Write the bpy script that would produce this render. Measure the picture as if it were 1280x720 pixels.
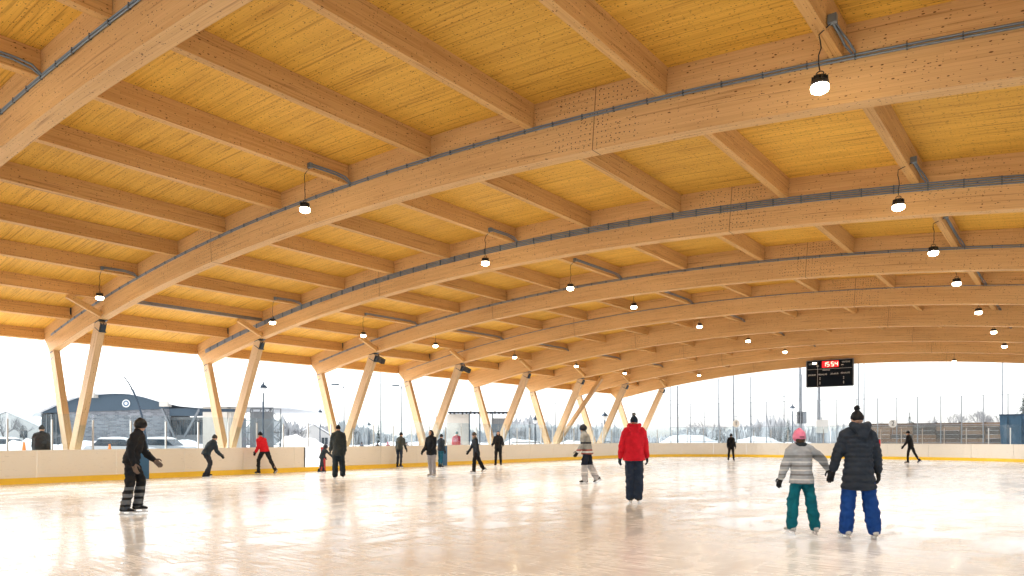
import bpy, bmesh, math, random
from mathutils import Vector, Matrix
R_ = math.radians
rnd = random.Random(7)
for o in list(bpy.data.objects): bpy.data.objects.remove(o, do_unlink=True)
S = bpy.context.scene
COL = S.collection

# ------------------------------------------------------------------ camera
YAW = math.atan(702 / 888.2); F = 888.2; HC = 1.5
cd = bpy.data.cameras.new('camera'); cam = bpy.data.objects.new('camera', cd); COL.objects.link(cam)
cam.location = (0, 0, HC); cam.rotation_euler = (R_(90), 0, YAW)
cd.sensor_width = 36; cd.lens = F / 1280 * 36; cd.shift_y = 187 / 1280; cd.clip_end = 3000; cd.clip_start = 0.05
S.camera = cam
# ------------------------------------------------------------------ sky, sun, exposure
SUN_EL, SUN_AZ = R_(35), R_(252)        # azimuth clockwise from +Y
w = bpy.data.worlds.new('World'); S.world = w; w.use_nodes = True
nt = w.node_tree; nt.nodes.clear()
sky = nt.nodes.new('ShaderNodeTexSky'); sky.sky_type = 'NISHITA'; sky.sun_disc = False
sky.sun_elevation = SUN_EL; sky.sun_rotation = SUN_AZ; sky.air_density = 1.0; sky.dust_density = 1.5; sky.ozone_density = 1.0
hs = nt.nodes.new('ShaderNodeHueSaturation'); hs.inputs['Saturation'].default_value = 0.22; hs.inputs['Value'].default_value = 1.0
bg = nt.nodes.new('ShaderNodeBackground'); bg.inputs['Strength'].default_value = 0.15
wo = nt.nodes.new('ShaderNodeOutputWorld')
nt.links.new(sky.outputs[0], hs.inputs['Color']); nt.links.new(hs.outputs[0], bg.inputs[0]); nt.links.new(bg.outputs[0], wo.inputs[0])
sl = bpy.data.lights.new('sun', 'SUN'); sl.energy = 1.5; sl.angle = R_(25); sl.color = (1, .96, .9)
so = bpy.data.objects.new('sun', sl); COL.objects.link(so)
d = Vector((math.sin(SUN_AZ) * math.cos(SUN_EL), math.cos(SUN_AZ) * math.cos(SUN_EL), math.sin(SUN_EL)))
so.rotation_euler = d.to_track_quat('Z', 'Y').to_euler(); so.location = (0, 0, 60)
S.view_settings.view_transform = 'Standard'; S.view_settings.look = 'None'
S.view_settings.exposure = 1.62; S.view_settings.gamma = 1
LAMP_W = 30.0
S.render.engine = 'CYCLES'
S.cycles.max_bounces = 6; S.cycles.diffuse_bounces = 4; S.cycles.glossy_bounces = 3; S.cycles.transparent_max_bounces = 24
S.cycles.sample_clamp_indirect = 6; S.cycles.use_adaptive_sampling = True; S.cycles.adaptive_threshold = .03

CY, SY = math.cos(YAW), math.sin(YAW)
def at(px, fwd):
    """ground point under photo column px at a given depth in front of the camera"""
    r = (px - 640) / F * fwd
    return r * CY - fwd * SY, r * SY + fwd * CY
def hz(py, fwd): return HC + (547 - py) / F * fwd
FACE = YAW          # rotation that turns a thing built facing -Y towards the camera

# ------------------------------------------------------------------ materials
MATS = {}
class N:
    def __init__(s, name):
        s.m = bpy.data.materials.new(name); s.m.use_nodes = True; s.t = s.m.node_tree
        s.b = s.t.nodes['Principled BSDF']; s.out = s.t.nodes['Material Output']
    def n(s, ty, **kw):
        x = s.t.nodes.new(ty)
        for k, v in kw.items():
            if hasattr(x, k): setattr(x, k, v)
            else: x.inputs[k].default_value = v
        return x
    def l(s, a, b): s.t.links.new(a, b)
    def math(s, op, a, b=None, c=None):
        x = s.t.nodes.new('ShaderNodeMath'); x.operation = op
        for i, v in enumerate((a, b, c)):
            if v is None: continue
            if isinstance(v, (int, float)): x.inputs[i].default_value = v
            else: s.l(v, x.inputs[i])
        return x.outputs[0]
    def mix(s, fac, a, b, mode='MIX'):
        x = s.t.nodes.new('ShaderNodeMix'); x.data_type = 'RGBA'; x.blend_type = mode
        for i, v in ((0, fac), (6, a), (7, b)):
            if isinstance(v, (int, float)): x.inputs[i].default_value = v
            elif isinstance(v, tuple): x.inputs[i].default_value = v if len(v) == 4 else (*v, 1)
            else: s.l(v, x.inputs[i])
        return x.outputs[2]
    def ramp(s, fac, stops):
        x = s.t.nodes.new('ShaderNodeValToRGB'); e = x.color_ramp.elements
        while len(e) < len(stops): e.new(.5)
        for i, (p, c) in enumerate(stops):
            e[i].position = p; e[i].color = (c, c, c, 1) if isinstance(c, (int, float)) else (*c, 1)
        s.l(fac, x.inputs[0]); return x.outputs[0]
def sety(b, **kw):
    for k, v in kw.items():
        k = k.replace('_', ' ')
        b.inputs[k].default_value = v if not isinstance(v, tuple) else (*v, 1)

def plain(name, col, rough=.6, metal=0., var=.12, scale=6., bump=0., spec=.5):
    if name in MATS: return MATS[name]
    g = N(name); sety(g.b, Roughness=rough, Metallic=metal); g.b.inputs['Specular IOR Level'].default_value = spec
    tc = g.n('ShaderNodeTexCoord'); no = g.n('ShaderNodeTexNoise', Scale=scale, Detail=6.0)
    g.l(tc.outputs['Object'], no.inputs['Vector'])
    dark = tuple(c * (1 - var) for c in col); lite = tuple(min(1, c * (1 + var)) for c in col)
    g.l(g.mix(no.outputs[0], dark, lite), g.b.inputs['Base Color'])
    if bump:
        bp = g.n('ShaderNodeBump', Strength=bump, Distance=.02); g.l(no.outputs[0], bp.inputs['Height']); g.l(bp.outputs[0], g.b.inputs['Normal'])
    MATS[name] = g.m; return g.m

def wood(name, base, lam_h, lam_w, contrast, knot_amt, streak, vary=.16):
    """laminated softwood on a UV map in metres (u along the grain)"""
    g = N(name); uv = g.n('ShaderNodeUVMap', uv_map='grain'); oi = g.n('ShaderNodeObjectInfo')
    sc = g.n('ShaderNodeVectorMath', operation='MULTIPLY_ADD'); g.l(uv.outputs[0], sc.inputs[0]); sc.inputs[1].default_value = (1, 1, 1)
    cmb = g.n('ShaderNodeCombineXYZ'); g.l(g.math('MULTIPLY', oi.outputs['Random'], 37.), cmb.inputs[0]); g.l(g.math('MULTIPLY', oi.outputs['Random'], 11.3), cmb.inputs[1])
    g.l(cmb.outputs[0], sc.inputs[2]); P = sc.outputs[0]
    br = g.n('ShaderNodeTexBrick', offset=.37, offset_frequency=2)
    br.inputs['Color1'].default_value = (0, 0, 0, 1); br.inputs['Color2'].default_value = (1, 1, 1, 1); br.inputs['Mortar'].default_value = (.5, .5, .5, 1)
    br.inputs['Scale'].default_value = 1; br.inputs['Mortar Size'].default_value = lam_h * .03; br.inputs['Mortar Smooth'].default_value = .3
    br.inputs['Brick Width'].default_value = lam_w; br.inputs['Row Height'].default_value = lam_h
    g.l(P, br.inputs['Vector'])
    def noise(su, sv, det=5., sc_=1., dist=0.):
        m = g.n('ShaderNodeVectorMath', operation='MULTIPLY'); g.l(P, m.inputs[0]); m.inputs[1].default_value = (su, sv, 1)
        x = g.n('ShaderNodeTexNoise', Scale=sc_, Detail=det, Distortion=dist); g.l(m.outputs[0], x.inputs['Vector']); return x.outputs[0]
    grain = noise(.9, 46, 6, 1, .25); broad = noise(.35, 2.2, 4); strk = noise(.55, 24, 7, 1, .5)
    v = g.math('MULTIPLY_ADD', br.outputs['Color'], contrast, -contrast / 2)
    v = g.math('ADD', v, g.math('MULTIPLY_ADD', grain, .5, -.25)); v = g.math('ADD', v, g.math('MULTIPLY_ADD', broad, .5, -.25))
    v = g.math('ADD', v, .5)
    dk = (base[0] * .72, base[1] * .62, base[2] * .5); lt = (min(1, base[0] * 1.2), base[1] * 1.26, base[2] * 1.38)
    c = g.ramp(v, [(.12, dk), (.5, base), (.9, lt)])
    # dark streaks
    st = g.ramp(strk, [(.0, 1), (streak - .05, .9), (streak + .04, 0)])
    c = g.mix(g.math('MULTIPLY', st, .62), c, (base[0] * .42, base[1] * .3, base[2] * .22))
    # knots
    for su, sv, thr, rad, dens in ((8., 16., .16, .20, knot_amt * .8), (15., 30., .2, .24, knot_amt * .8), (4., 10., .1, .13, knot_amt * .5)):
        m = g.n('ShaderNodeVectorMath', operation='MULTIPLY'); g.l(P, m.inputs[0]); m.inputs[1].default_value = (su, sv, 1)
        vo = g.n('ShaderNodeTexVoronoi', Scale=1.0, voronoi_dimensions='2D', Randomness=1.0); g.l(m.outputs[0], vo.inputs['Vector'])
        sepc = g.n('ShaderNodeSeparateColor'); g.l(vo.outputs['Color'], sepc.inputs[0])
        hit = g.math('LESS_THAN', sepc.outputs[0], dens)
        sz = g.math('MULTIPLY_ADD', sepc.outputs[1], rad * .55, rad * .2)
        k = g.math('MULTIPLY', hit, g.math('SUBTRACT', 1., g.math('SMOOTH_MIN', g.math('DIVIDE', vo.outputs['Distance'], sz), 1., .3)))
        k = g.math('MINIMUM', g.math('MULTIPLY', k, 4.5), .95)
        c = g.mix(k, c, (base[0] * .16, base[1] * .10, base[2] * .07))
    # lamella joints
    c = g.mix(g.math('MULTIPLY', br.outputs['Fac'], .35), c, (base[0] * .4, base[1] * .32, base[2] * .25))
    vr = g.math('MULTIPLY_ADD', oi.outputs['Random'], vary, 1 - vary * .5); cv = g.n('ShaderNodeCombineXYZ'); g.l(vr, cv.inputs[0]); g.l(vr, cv.inputs[1]); g.l(vr, cv.inputs[2])
    c = g.mix(1., c, cv.outputs[0], 'MULTIPLY')
    g.l(c, g.b.inputs['Base Color']); sety(g.b, Roughness=.62); g.b.inputs['Specular IOR Level'].default_value = .3
    MATS[name] = g.m; return g.m
M_BEAM = wood('glulam_timber', (.68, .415, .18), .042, 3.4, .14, .30, .36)
M_PURL = wood('purlin_timber', (.63, .365, .135), .042, 3.0, .18, .34, .37)
M_DECK = wood('deck_timber', (.76, .43, .07), .045, 2.6, .24, .46, .395)
M_COLW = wood('column_timber', (.62, .44, .26), .042, 3.0, .16, .2, .36)

def ice_mat():
    g = N('ice'); tc = g.n('ShaderNodeTexCoord'); P = tc.outputs['Object']
    def nz(vec, sc, det=6., dist=0., rot=0.):
        mp = g.n('ShaderNodeMapping'); g.l(P, mp.inputs[0]); mp.inputs['Scale'].default_value = vec; mp.inputs['Rotation'].default_value = (0, 0, rot)
        x = g.n('ShaderNodeTexNoise', Scale=sc, Detail=det, Distortion=dist); g.l(mp.outputs[0], x.inputs['Vector']); return x.outputs[0]
    broad = nz((1, 1, 1), .35, 4); patch = nz((1, .5, 1), 1.1, 7, .6, .5)
    snow = nz((1, .35, 1), 2.6, 9, .8, .9)
    # skate scratches: thin level lines of several stretched noises
    scr = None
    for rot, sc in ((.35, 1.3), (1.25, 1.0), (2.1, 1.6), (2.75, 1.2), (.9, 2.2)):
        a = nz((.22, 1.6, 1), sc, 3, 1.2, rot)
        ln = g.math('SUBTRACT', 1., g.math('MINIMUM', g.math('MULTIPLY', g.math('ABSOLUTE', g.math('SUBTRACT', a, .5)), 90.), 1.))
        scr = ln if scr is None else g.math('MAXIMUM', scr, ln)
    for rot, sc in ((.6, 3.4), (1.7, 2.8), (2.4, 4.2)):
        a = nz((.16, 2.6, 1), sc, 2, .5, rot); ln = g.math('SUBTRACT', 1., g.math('MINIMUM', g.math('MULTIPLY', g.math('ABSOLUTE', g.math('SUBTRACT', a, .5)), 26.), 1.)); scr = g.math('MAXIMUM', scr, g.math('MULTIPLY', ln, .6))
    brk = g.ramp(patch, [(.36, .15), (.56, 1)])
    scr = g.math('MULTIPLY', scr, brk)
    frost = g.ramp(snow, [(.52, 0), (.72, 1)])
    col = g.mix(broad, (.67, .695, .72), (.72, .745, .765))
    col = g.mix(g.math('MULTIPLY', frost, .42), col, (.88, .90, .92))
    col = g.mix(g.math('MULTIPLY', scr, .9), col, (.92, .94, .96))
    dk = nz((.1, 3., 1), 1.1, 5, .8, 1.9); col = g.mix(g.math('MULTIPLY', g.ramp(dk, [(.60, 0), (.74, 1)]), .15), col, (.5, .52, .54))
    g.l(col, g.b.inputs['Base Color'])
    rg = g.math('ADD', g.math('MULTIPLY_ADD', broad, .10, .06), g.math('ADD', g.math('MULTIPLY', frost, .16), g.math('MULTIPLY', scr, .25)))
    rg = g.math('ADD', rg, g.math('MULTIPLY_ADD', patch, .10, -.02))
    g.l(g.math('MAXIMUM', rg, .05), g.b.inputs['Roughness'])
    g.b.inputs['IOR'].default_value = 1.33
    g.b.inputs['Specular IOR Level'].default_value = .42
    h = g.math('ADD', g.math('MULTIPLY', nz((.5, 2.2, 1), 1.4, 3, 0, .55), 1.0), g.math('MULTIPLY', snow, .22))
    bp = g.n('ShaderNodeBump', Strength=.07, Distance=.03); g.l(h, bp.inputs['Height']); g.l(bp.outputs[0], g.b.inputs['Normal'])
    return g.m
M_ICE = ice_mat()
def snow_mat():
    g = N('snow'); tc = g.n('ShaderNodeTexCoord'); no = g.n('ShaderNodeTexNoise', Scale=.4, Detail=8.0); g.l(tc.outputs['Object'], no.inputs[0])
    g.l(g.mix(no.outputs[0], (.78, .80, .83), (.90, .90, .90)), g.b.inputs['Base Color']); sety(g.b, Roughness=.8)
    bp = g.n('ShaderNodeBump', Strength=.4, Distance=.3); g.l(no.outputs[0], bp.inputs[2] if False else bp.inputs['Height']); g.l(bp.outputs[0], g.b.inputs['Normal'])
    return g.m
M_SNOW = snow_mat()
def glass_mat(name='pane_glass', tint=(.90, .94, .95)):
    g = N(name); g.t.nodes.remove(g.b)
    tr = g.n('ShaderNodeBsdfTransparent'); tr.inputs[0].default_value = (*tint, 1)
    gl = g.n('ShaderNodeBsdfGlossy'); gl.inputs['Roughness'].default_value = .03; gl.inputs[0].default_value = (1, 1, 1, 1)
    df = g.n('ShaderNodeBsdfDiffuse'); df.inputs[0].default_value = (.85, .87, .88, 1)
    fr = g.n('ShaderNodeFresnel'); fr.inputs[0].default_value = 1.45
    tc = g.n('ShaderNodeTexCoord'); no = g.n('ShaderNodeTexNoise', Scale=2.5, Detail=6.0); g.l(tc.outputs['Object'], no.inputs[0])
    m0 = g.n('ShaderNodeMixShader'); g.l(g.ramp(no.outputs[0], [(.35, .0), (.75, .025)]), m0.inputs[0]); g.l(tr.outputs[0], m0.inputs[1]); g.l(df.outputs[0], m0.inputs[2])
    m1 = g.n('ShaderNodeMixShader'); g.l(g.math('MINIMUM', g.math('MULTIPLY', fr.outputs[0], .25), .2), m1.inputs[0]); g.l(m0.outputs[0], m1.inputs[1]); g.l(gl.outputs[0], m1.inputs[2])
    g.l(m1.outputs[0], g.out.inputs[0]); return g.m
M_GLASS = glass_mat()
def emit(name, col, st):
    g = N(name); g.b.inputs['Base Color'].default_value = (*col, 1); g.b.inputs['Emission Color'].default_value = (*col, 1); g.b.inputs['Emission Strength'].default_value = st
    MATS[name] = g.m; return g.m
def net_mat(name, sp, wid, col):
    """woven wire: real openings cut by the material, in metres on the UV map"""
    g = N(name); uv = g.n('ShaderNodeUVMap', uv_map='grain'); sx = g.n('ShaderNodeSeparateXYZ'); g.l(uv.outputs[0], sx.inputs[0])
    def wires(v):
        fr = g.math('FRACT', g.math('DIVIDE', v, sp)); return g.math('LESS_THAN', fr, wid / sp)
    a = g.math('MAXIMUM', wires(g.math('ADD', sx.outputs[0], sx.outputs[1])), wires(g.math('SUBTRACT', sx.outputs[0], sx.outputs[1])))
    sety(g.b, Base_Color=col, Roughness=.5, Metallic=.3); g.l(a, g.b.inputs['Alpha']); return g.m

def board_mat():
    g = N('cream_board_plastic'); tc = g.n('ShaderNodeTexCoord'); P = tc.outputs['Object']
    n1 = g.n('ShaderNodeTexNoise', Scale=.9, Detail=4.0); g.l(P, n1.inputs[0]); mp = g.n('ShaderNodeMapping'); mp.inputs['Scale'].default_value = (1, 1, 7); g.l(P, mp.inputs[0])
    n2 = g.n('ShaderNodeTexNoise', Scale=5.0, Detail=9.0, Distortion=1.0); g.l(mp.outputs[0], n2.inputs[0])
    c = g.mix(n1.outputs[0], (.74, .68, .58), (.80, .74, .64)); c = g.mix(g.math('MULTIPLY', g.ramp(n2.outputs[0], [(.62, 0), (.72, 1)]), .35), c, (.25, .24, .23))
    g.l(c, g.b.inputs['Base Color']); sety(g.b, Roughness=.4); return g.m
M_BOARD = board_mat()
M_YEL = plain('yellow_plastic', (.88, .56, .03), .4, var=.08)
M_BLUE = plain('blue_plastic', (.02, .10, .22), .4, var=.1)
M_RED = plain('red_plastic', (.45, .02, .03), .4, var=.1)
M_ALU = plain('aluminium', (.46, .45, .43), .38, .8, var=.15, scale=20)
M_STEEL = plain('dark_steel', (.035, .055, .08), .38, .5, var=.2)
M_COND = plain('grey_conduit', (.19, .24, .29), .42, .35, var=.15)
M_BLACK = plain('black_paint', (.012, .012, .014), .45, 0, var=.2)
M_CONC = plain('concrete', (.42, .41, .39), .85, var=.15, scale=9, bump=.3)
M_GALV = plain('galvanised_steel', (.19, .205, .22), .5, .5, var=.15)
M_LENS = emit('lamp_lens', (1, .84, .55), 18)
M_WHITE = plain('white_paint', (.8, .8, .78), .5, var=.04)
M_NAVY = plain('navy_cladding', (.045, .075, .105), .5, .1, var=.1)
M_CREAM = plain('cream_panel', (.62, .57, .50), .6, var=.06)

# ------------------------------------------------------------------ helpers
class MB:
    def __init__(s): s.v = []; s.f = []; s.u = []
    def face(s, pts, uvs=None):
        i = len(s.v); s.v += [tuple(p) for p in pts]; s.f.append(tuple(range(i, i + len(pts)))); s.u.append(uvs or [(0, 0)] * len(pts))
    def box(s, c, h, rot=None):
        """axis box: centre c, half sizes h; grain along its longest side"""
        c = Vector(c); M = rot or Matrix.Identity(3); ax = [M @ Vector(e) for e in ((1, 0, 0), (0, 1, 0), (0, 0, 1))]
        la = max(range(3), key=lambda i: h[i])
        for i in range(3):
            for sg in (1, -1):
                j, k = (i + 1) % 3, (i + 2) % 3
                if sg < 0: j, k = k, j
                pts = []; uvs = []
                for a, b in ((-1, -1), (1, -1), (1, 1), (-1, 1)):
                    p = [0, 0, 0]; p[i] = sg * h[i]; p[j] = a * h[j]; p[k] = b * h[k]
                    pts.append(c + ax[0] * p[0] + ax[1] * p[1] + ax[2] * p[2])
                    if i == la: uvs.append((p[j], p[k] + i))
                    else:
                        q = j if j != la else k; uvs.append((p[la], p[q] + i * .7 + sg * .31))
                s.face(pts, uvs)
        return s
    def bar(s, a, b, w, dpt, up=(0, 0, 1)):
        a, b = Vector(a), Vector(b); t = (b - a).normalized(); up = Vector(up)
        x = t.cross(up)
        if x.length < 1e-4: x = t.cross(Vector((0, 1, 0)))
        x.normalize(); z = x.cross(t).normalized()
        M = Matrix((x, t, z)).transposed()
        return s.box((a + b) / 2, (w / 2, (b - a).length / 2, dpt / 2), M)
    def tube(s, pts, rad, n=8, cap=True):
        pts = [Vector(p) for p in pts]; rad = rad if isinstance(rad, (list, tuple)) else [rad] * len(pts)
        prev = None; rings = []
        for i, p in enumerate(pts):
            t = (pts[min(i + 1, len(pts) - 1)] - pts[max(i - 1, 0)]).normalized()
            if prev is None:
                x = t.cross(Vector((0, 0, 1)))
                if x.length < .05: x = t.cross(Vector((1, 0, 0)))
            else: x = prev - t * prev.dot(t)
            x.normalize(); prev = x; y = t.cross(x)
            rings.append([p + (x * math.cos(k * math.tau / n) + y * math.sin(k * math.tau / n)) * rad[i] for k in range(n)])
        for a, b in zip(rings, rings[1:]):
            for k in range(n): s.face((a[k], a[(k + 1) % n], b[(k + 1) % n], b[k]))
        if cap: s.face(rings[0][::-1]); s.face(rings[-1])
        return s
    def lathe(s, prof, n=14, c=(0, 0, 0)):
        c = Vector(c)
        rg = [[c + Vector((r * math.cos(k * math.tau / n), r * math.sin(k * math.tau / n), z)) for k in range(n)] for r, z in prof]
        for a, b in zip(rg, rg[1:]):
            for k in range(n): s.face((a[k], a[(k + 1) % n], b[(k + 1) % n], b[k]))
        s.face(rg[0][::-1]); s.face(rg[-1]); return s
    def prism(s, poly, y0, y1):
        """extrude an XZ outline along Y"""
        a = [Vector((x, y0, z)) for x, z in poly]; b = [Vector((x, y1, z)) for x, z in poly]; n = len(poly)
        s.face(a); s.face(b[::-1])
        for i in range(n): s.face((a[i], b[i], b[(i + 1) % n], a[(i + 1) % n]), [(poly[i][0], y0), (poly[i][0], y1), (poly[(i + 1) % n][0], y1), (poly[(i + 1) % n][0], y0)])
        return s
    def mesh(s, name, mat, smooth=False, weld=True):
        me = bpy.data.meshes.new(name); me.from_pydata(s.v, [], s.f)
        uvl = me.uv_layers.new(name='grain'); fl = [c for f in s.u for uv in f for c in uv]; uvl.data.foreach_set('uv', fl)
        if weld:
            bm = bmesh.new(); bm.from_mesh(me); bmesh.ops.remove_doubles(bm, verts=bm.verts, dist=1e-5); bmesh.ops.recalc_face_normals(bm, faces=bm.faces); bm.to_mesh(me); bm.free()
        if mat: me.materials.append(mat)
        if smooth:
            for p in me.polygons: p.use_smooth = True
        me.update(); return me
    def build(s, name, mat, parent=None, smooth=False, loc=None, weld=True):
        return link(name, s.mesh(name, mat, smooth, weld), parent, loc)
def link(name, data, parent=None, loc=None, rot=None):
    o = bpy.data.objects.new(name, data); COL.objects.link(o)
    if parent: o.parent = parent
    if loc is not None: o.location = loc
    if rot is not None: o.rotation_euler = rot
    return o
def tag(o, label, cat, group=None):
    o['label'] = label; o['category'] = cat
    if group: o['group'] = group
    return o
def thing(name, label, cat, loc=(0, 0, 0), rz=0, group=None):
    return tag(link(name, None, None, loc, (0, 0, rz)), label, cat, group)
def kind(o, k): o['kind'] = k; return o
def text_mesh(txt, size, ext=.004):
    c = bpy.data.curves.new('t', 'FONT'); c.body = txt; c.size = size; c.extrude = ext; c.align_x = 'CENTER'; c.align_y = 'CENTER'; c.resolution_u = 3
    o = bpy.data.objects.new('t', c); COL.objects.link(o); dg = bpy.context.evaluated_depsgraph_get(); dg.update()
    me = bpy.data.meshes.new_from_object(o.evaluated_get(dg)); bpy.data.objects.remove(o); return me
def text(name, txt, size, mat, parent, loc, rot=(R_(90), 0, 0), ext=.004):
    me = text_mesh(txt, size, ext); me.materials.clear(); me.materials.append(mat); return link(name, me, parent, loc, rot)

# ------------------------------------------------------------------ ground and ice
BX0, BX1, BY0, BY1, BR = -26.5, 1.5, -6.5, 54.3, 8.5     # inside face of the boards
def rr(off, n=10):
    x0, x1, y0, y1, r = BX0 - off, BX1 + off, BY0 - off, BY1 + off, BR + off
    pts = []
    for cx, cy, a0 in ((x1 - r, y1 - r, 0), (x0 + r, y1 - r, 90), (x0 + r, y0 + r, 180), (x1 - r, y0 + r, 270)):
        for k in range(n + 1):
            a = R_(a0 + 90 * k / n); pts.append((cx + r * math.cos(a), cy + r * math.sin(a)))
    return pts
m = MB(); m.face([(x, y, 0) for x, y in rr(.03, 16)], None); kind(m.build('ice', M_ICE), 'structure')
m = MB(); m.face([(-900, -500, -.06), (900, -500, -.06), (900, 1400, -.06), (-900, 1400, -.06)]); kind(m.build('snow_ground', M_SNOW), 'structure')
# concrete apron round the rink
m = MB(); a = rr(.035, 12); b = rr(2.6, 12)
for i in range(len(a)):
    j = (i + 1) % len(a); m.face([(a[i][0], a[i][1], -.02), (a[j][0], a[j][1], -.02), (b[j][0], b[j][1], -.02), (b[i][0], b[i][1], -.02)])
kind(m.build('rink_apron', plain('apron', (.62, .62, .62), .8, var=.15, scale=.6)), 'structure')

# ------------------------------------------------------------------ pavilion
XC, RAD, ZTOP, ADEP, ATH = -12.0, 84.0, 6.36, 1.0, .26
ZC = ZTOP - RAD; SP, Y0 = 5.81, 9.95
def arc(X, r=0.):
    """height of the arc offset r above the arch soffit, under X"""
    return ZC + math.sqrt((RAD + r) ** 2 - (X - XC) ** 2)
def apt(dd, r):
    """point on the arc at soffit arc distance dd, offset r radially"""
    a = dd / RAD; return XC + (RAD + r) * math.sin(a), ZC + (RAD + r) * math.cos(a)
pav = thing('timber_pavilion', 'open sided pavilion of curved glulam arches on V shaped columns roofing the ice rink', 'pavilion', (0, 0, 0))
ARCHES = list(range(-4, 8)); YK = {k: Y0 + SP * k for k in ARCHES}  # rearmost bays are unseen, added behind the camera to block light from there
DEND = 17.95
def arch_mesh():
    m = MB(); n = 56; rg = []
    for i in range(n + 1):
        dd = -DEND + 2 * DEND * i / n; row = []
        for r, y in ((0, -ATH / 2), (0, ATH / 2), (ADEP + .03, ATH / 2), (ADEP + .03, -ATH / 2)):
            e = dd
            if i in (0, n): e = dd - math.copysign(.72, dd) if r == 0 else dd
            x, z = apt(e, r); row.append(Vector((x, y, z)))
        rg.append((dd, row))
    for (da, a), (db, b) in zip(rg, rg[1:]):
        vs = ((0, 0, ATH), (1, .5, .5 + ADEP), (2, 2, 2 + ATH), (3, 1.5 + ADEP, 1.5))
        for k, v0, v1 in vs:
            j = (k + 1) % 4; m.face((a[k], b[k], b[j], a[j]), [(da, v0), (db, v0), (db, v1), (da, v1)])
    m.face(rg[0][1]); m.face(rg[-1][1][::-1]); return m.mesh('arch', M_BEAM)
AME = arch_mesh()
SPL = (-5.9, 5.9)
def bolt_mesh():
    m = MB(); rr_ = random.Random(3)
    for sd in SPL:
        for i in range(2):
            for lo, hi, cols in ((.08, .36, 9), (.70, .92, 9), (.42, .58, 3)):
                for c in range(cols):
                    for q in range(4):
                        dd = sd + (1 if i else -1) * (.07 + c * .085 + rr_.uniform(-.014, .014)); r = lo + (hi - lo) * q / 3 + rr_.uniform(-.01, .01)
                        if rr_.random() < .12: continue
                        x, z = apt(dd, r); y = -ATH / 2 - .002
                        m.face([(x + .011 * math.cos(t * math.tau / 6), y, z + .011 * math.sin(t * math.tau / 6)) for t in range(6)])
    return m.mesh('bolt_pattern', M_BLACK, weld=False)
BME = bolt_mesh()
def seam_mesh():
    m = MB()
    for sd in SPL:
        x0, z0 = apt(sd, 0); x1, z1 = apt(sd, ADEP)
        m.bar((x0, -ATH / 2 - .001, z0 - .002), (x1, -ATH / 2 - .001, z1), .012, .006, (0, 1, 0))
        m.box((x0, 0, z0 - .001), (.006, ATH / 2, .003))
    return m.mesh('splice_seam', plain('dark_joint', (.16, .09, .04), .8))  # thin dark brown line along each splice joint
SME = seam_mesh()
def conduit_mesh(n):
    m = MB()
    for q in range(n):
        pts = []
        for i in range(70):
            dd = -DEND + 1. + (2 * DEND - 2.0) * i / 69; r = .585 - q * .043
            x, z = apt(dd, r); pts.append((x, -ATH / 2 - .022, z))
        m.tube(pts, .0145, 6)
    return m.mesh('conduit', M_COND, True)
def clip_mesh(n):
    m = MB()
    for i in range(58):
        dd = -DEND + 1.4 + i * .585
        x, z = apt(dd, .585 - (n - 1) * .0215); m.box((x, -ATH / 2 - .022, z), (.008, .019, .02 + .0215 * (n - 1)))
    return m.mesh('conduit_clips', plain('clip_steel', (.12, .14, .16), .5, .4), weld=False)
CME = {2: conduit_mesh(2), 4: conduit_mesh(4), 1: conduit_mesh(1)}; KME = {2: clip_mesh(2), 4: clip_mesh(4), 1: clip_mesh(1)}
ARCH = {}
for k in ARCHES:
    a = link('arch', AME, pav, (0, YK[k], 0)); ARCH[k] = a
    kind(link('bolt_pattern', BME, a), 'stuff'); link('splice_seam', SME, a)
    n = {1: 4, 0: 2, -1: 2, -2: 2, -3: 2, -4: 2, 2: 2, 3: 1}.get(k)
    if n: link('conduit', CME[n], a); kind(link('conduit_clips', KME[n], a), 'stuff')
# purlins and deck
ROWS = [-2.38 - 2.485 * q for q in range(-3, 12)]
PW, PD = .15, .42
def purlin_mesh(X):
    m = MB(); z1 = arc(X, ADEP); ang = math.asin((X - XC) / RAD)
    m.box((0, 0, -PD / 2 + .01), (PW / 2, SP / 2 - ATH / 2 - .004, PD / 2), Matrix.Rotation(ang, 3, 'Y')); return m.mesh('purlin', M_PURL)
HANG = MB().box((PW / 2 + .004, 0, -PD / 2), (.006, .02, PD / 2)).mesh('hanger', M_STEEL)
for qi, X in enumerate(ROWS):
    me = purlin_mesh(X)
    for k in ARCHES[:-1]:
        p = link('purlin', me, pav, (X, YK[k] + SP / 2, arc(X, ADEP)))
        if qi in (1, 13): link('hanger', HANG, p, (0, SP / 2 - ATH / 2 - .025, 0))
def deck_mesh(xa, xb, L):
    m = MB(); n = 4; da = math.asin((xa - XC) / RAD) * RAD; db = math.asin((xb - XC) / RAD) * RAD
    rg = []
    for i in range(n + 1):
        dd = da + (db - da) * i / n; row = []
        for r, y in ((ADEP, -L), (ADEP, L), (ADEP + .11, L), (ADEP + .11, -L)):
            x, z = apt(dd, r); row.append((x, y, z))
        rg.append((dd, row))
    for (d0, a), (d1, b) in zip(rg, rg[1:]):
        for q, v0, v1 in ((0, -L, L), (1, 9, 9.11), (2, 20, 20 + 2 * L), (3, 8, 8.11)):
            j = (q + 1) % 4; m.face((a[q], b[q], b[j], a[j]), [(d0, v0), (d1, v0), (d1, v1), (d0, v1)])
    m.face(rg[0][1]); m.face(rg[-1][1][::-1]); return m.mesh('deck_panel', M_DECK)
edges = [ROWS[0] + .14] + ROWS[1:-1] + [ROWS[-1] - .14]
for xa, xb in zip(edges, edges[1:]):
    me = deck_mesh(xa - .003, xb + .003, SP / 2 - .003)
    for k in ARCHES[:-1]: link('deck_panel', me, pav, (0, YK[k] + SP / 2, 0))
m = MB(); n = 40; prev = None
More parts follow.
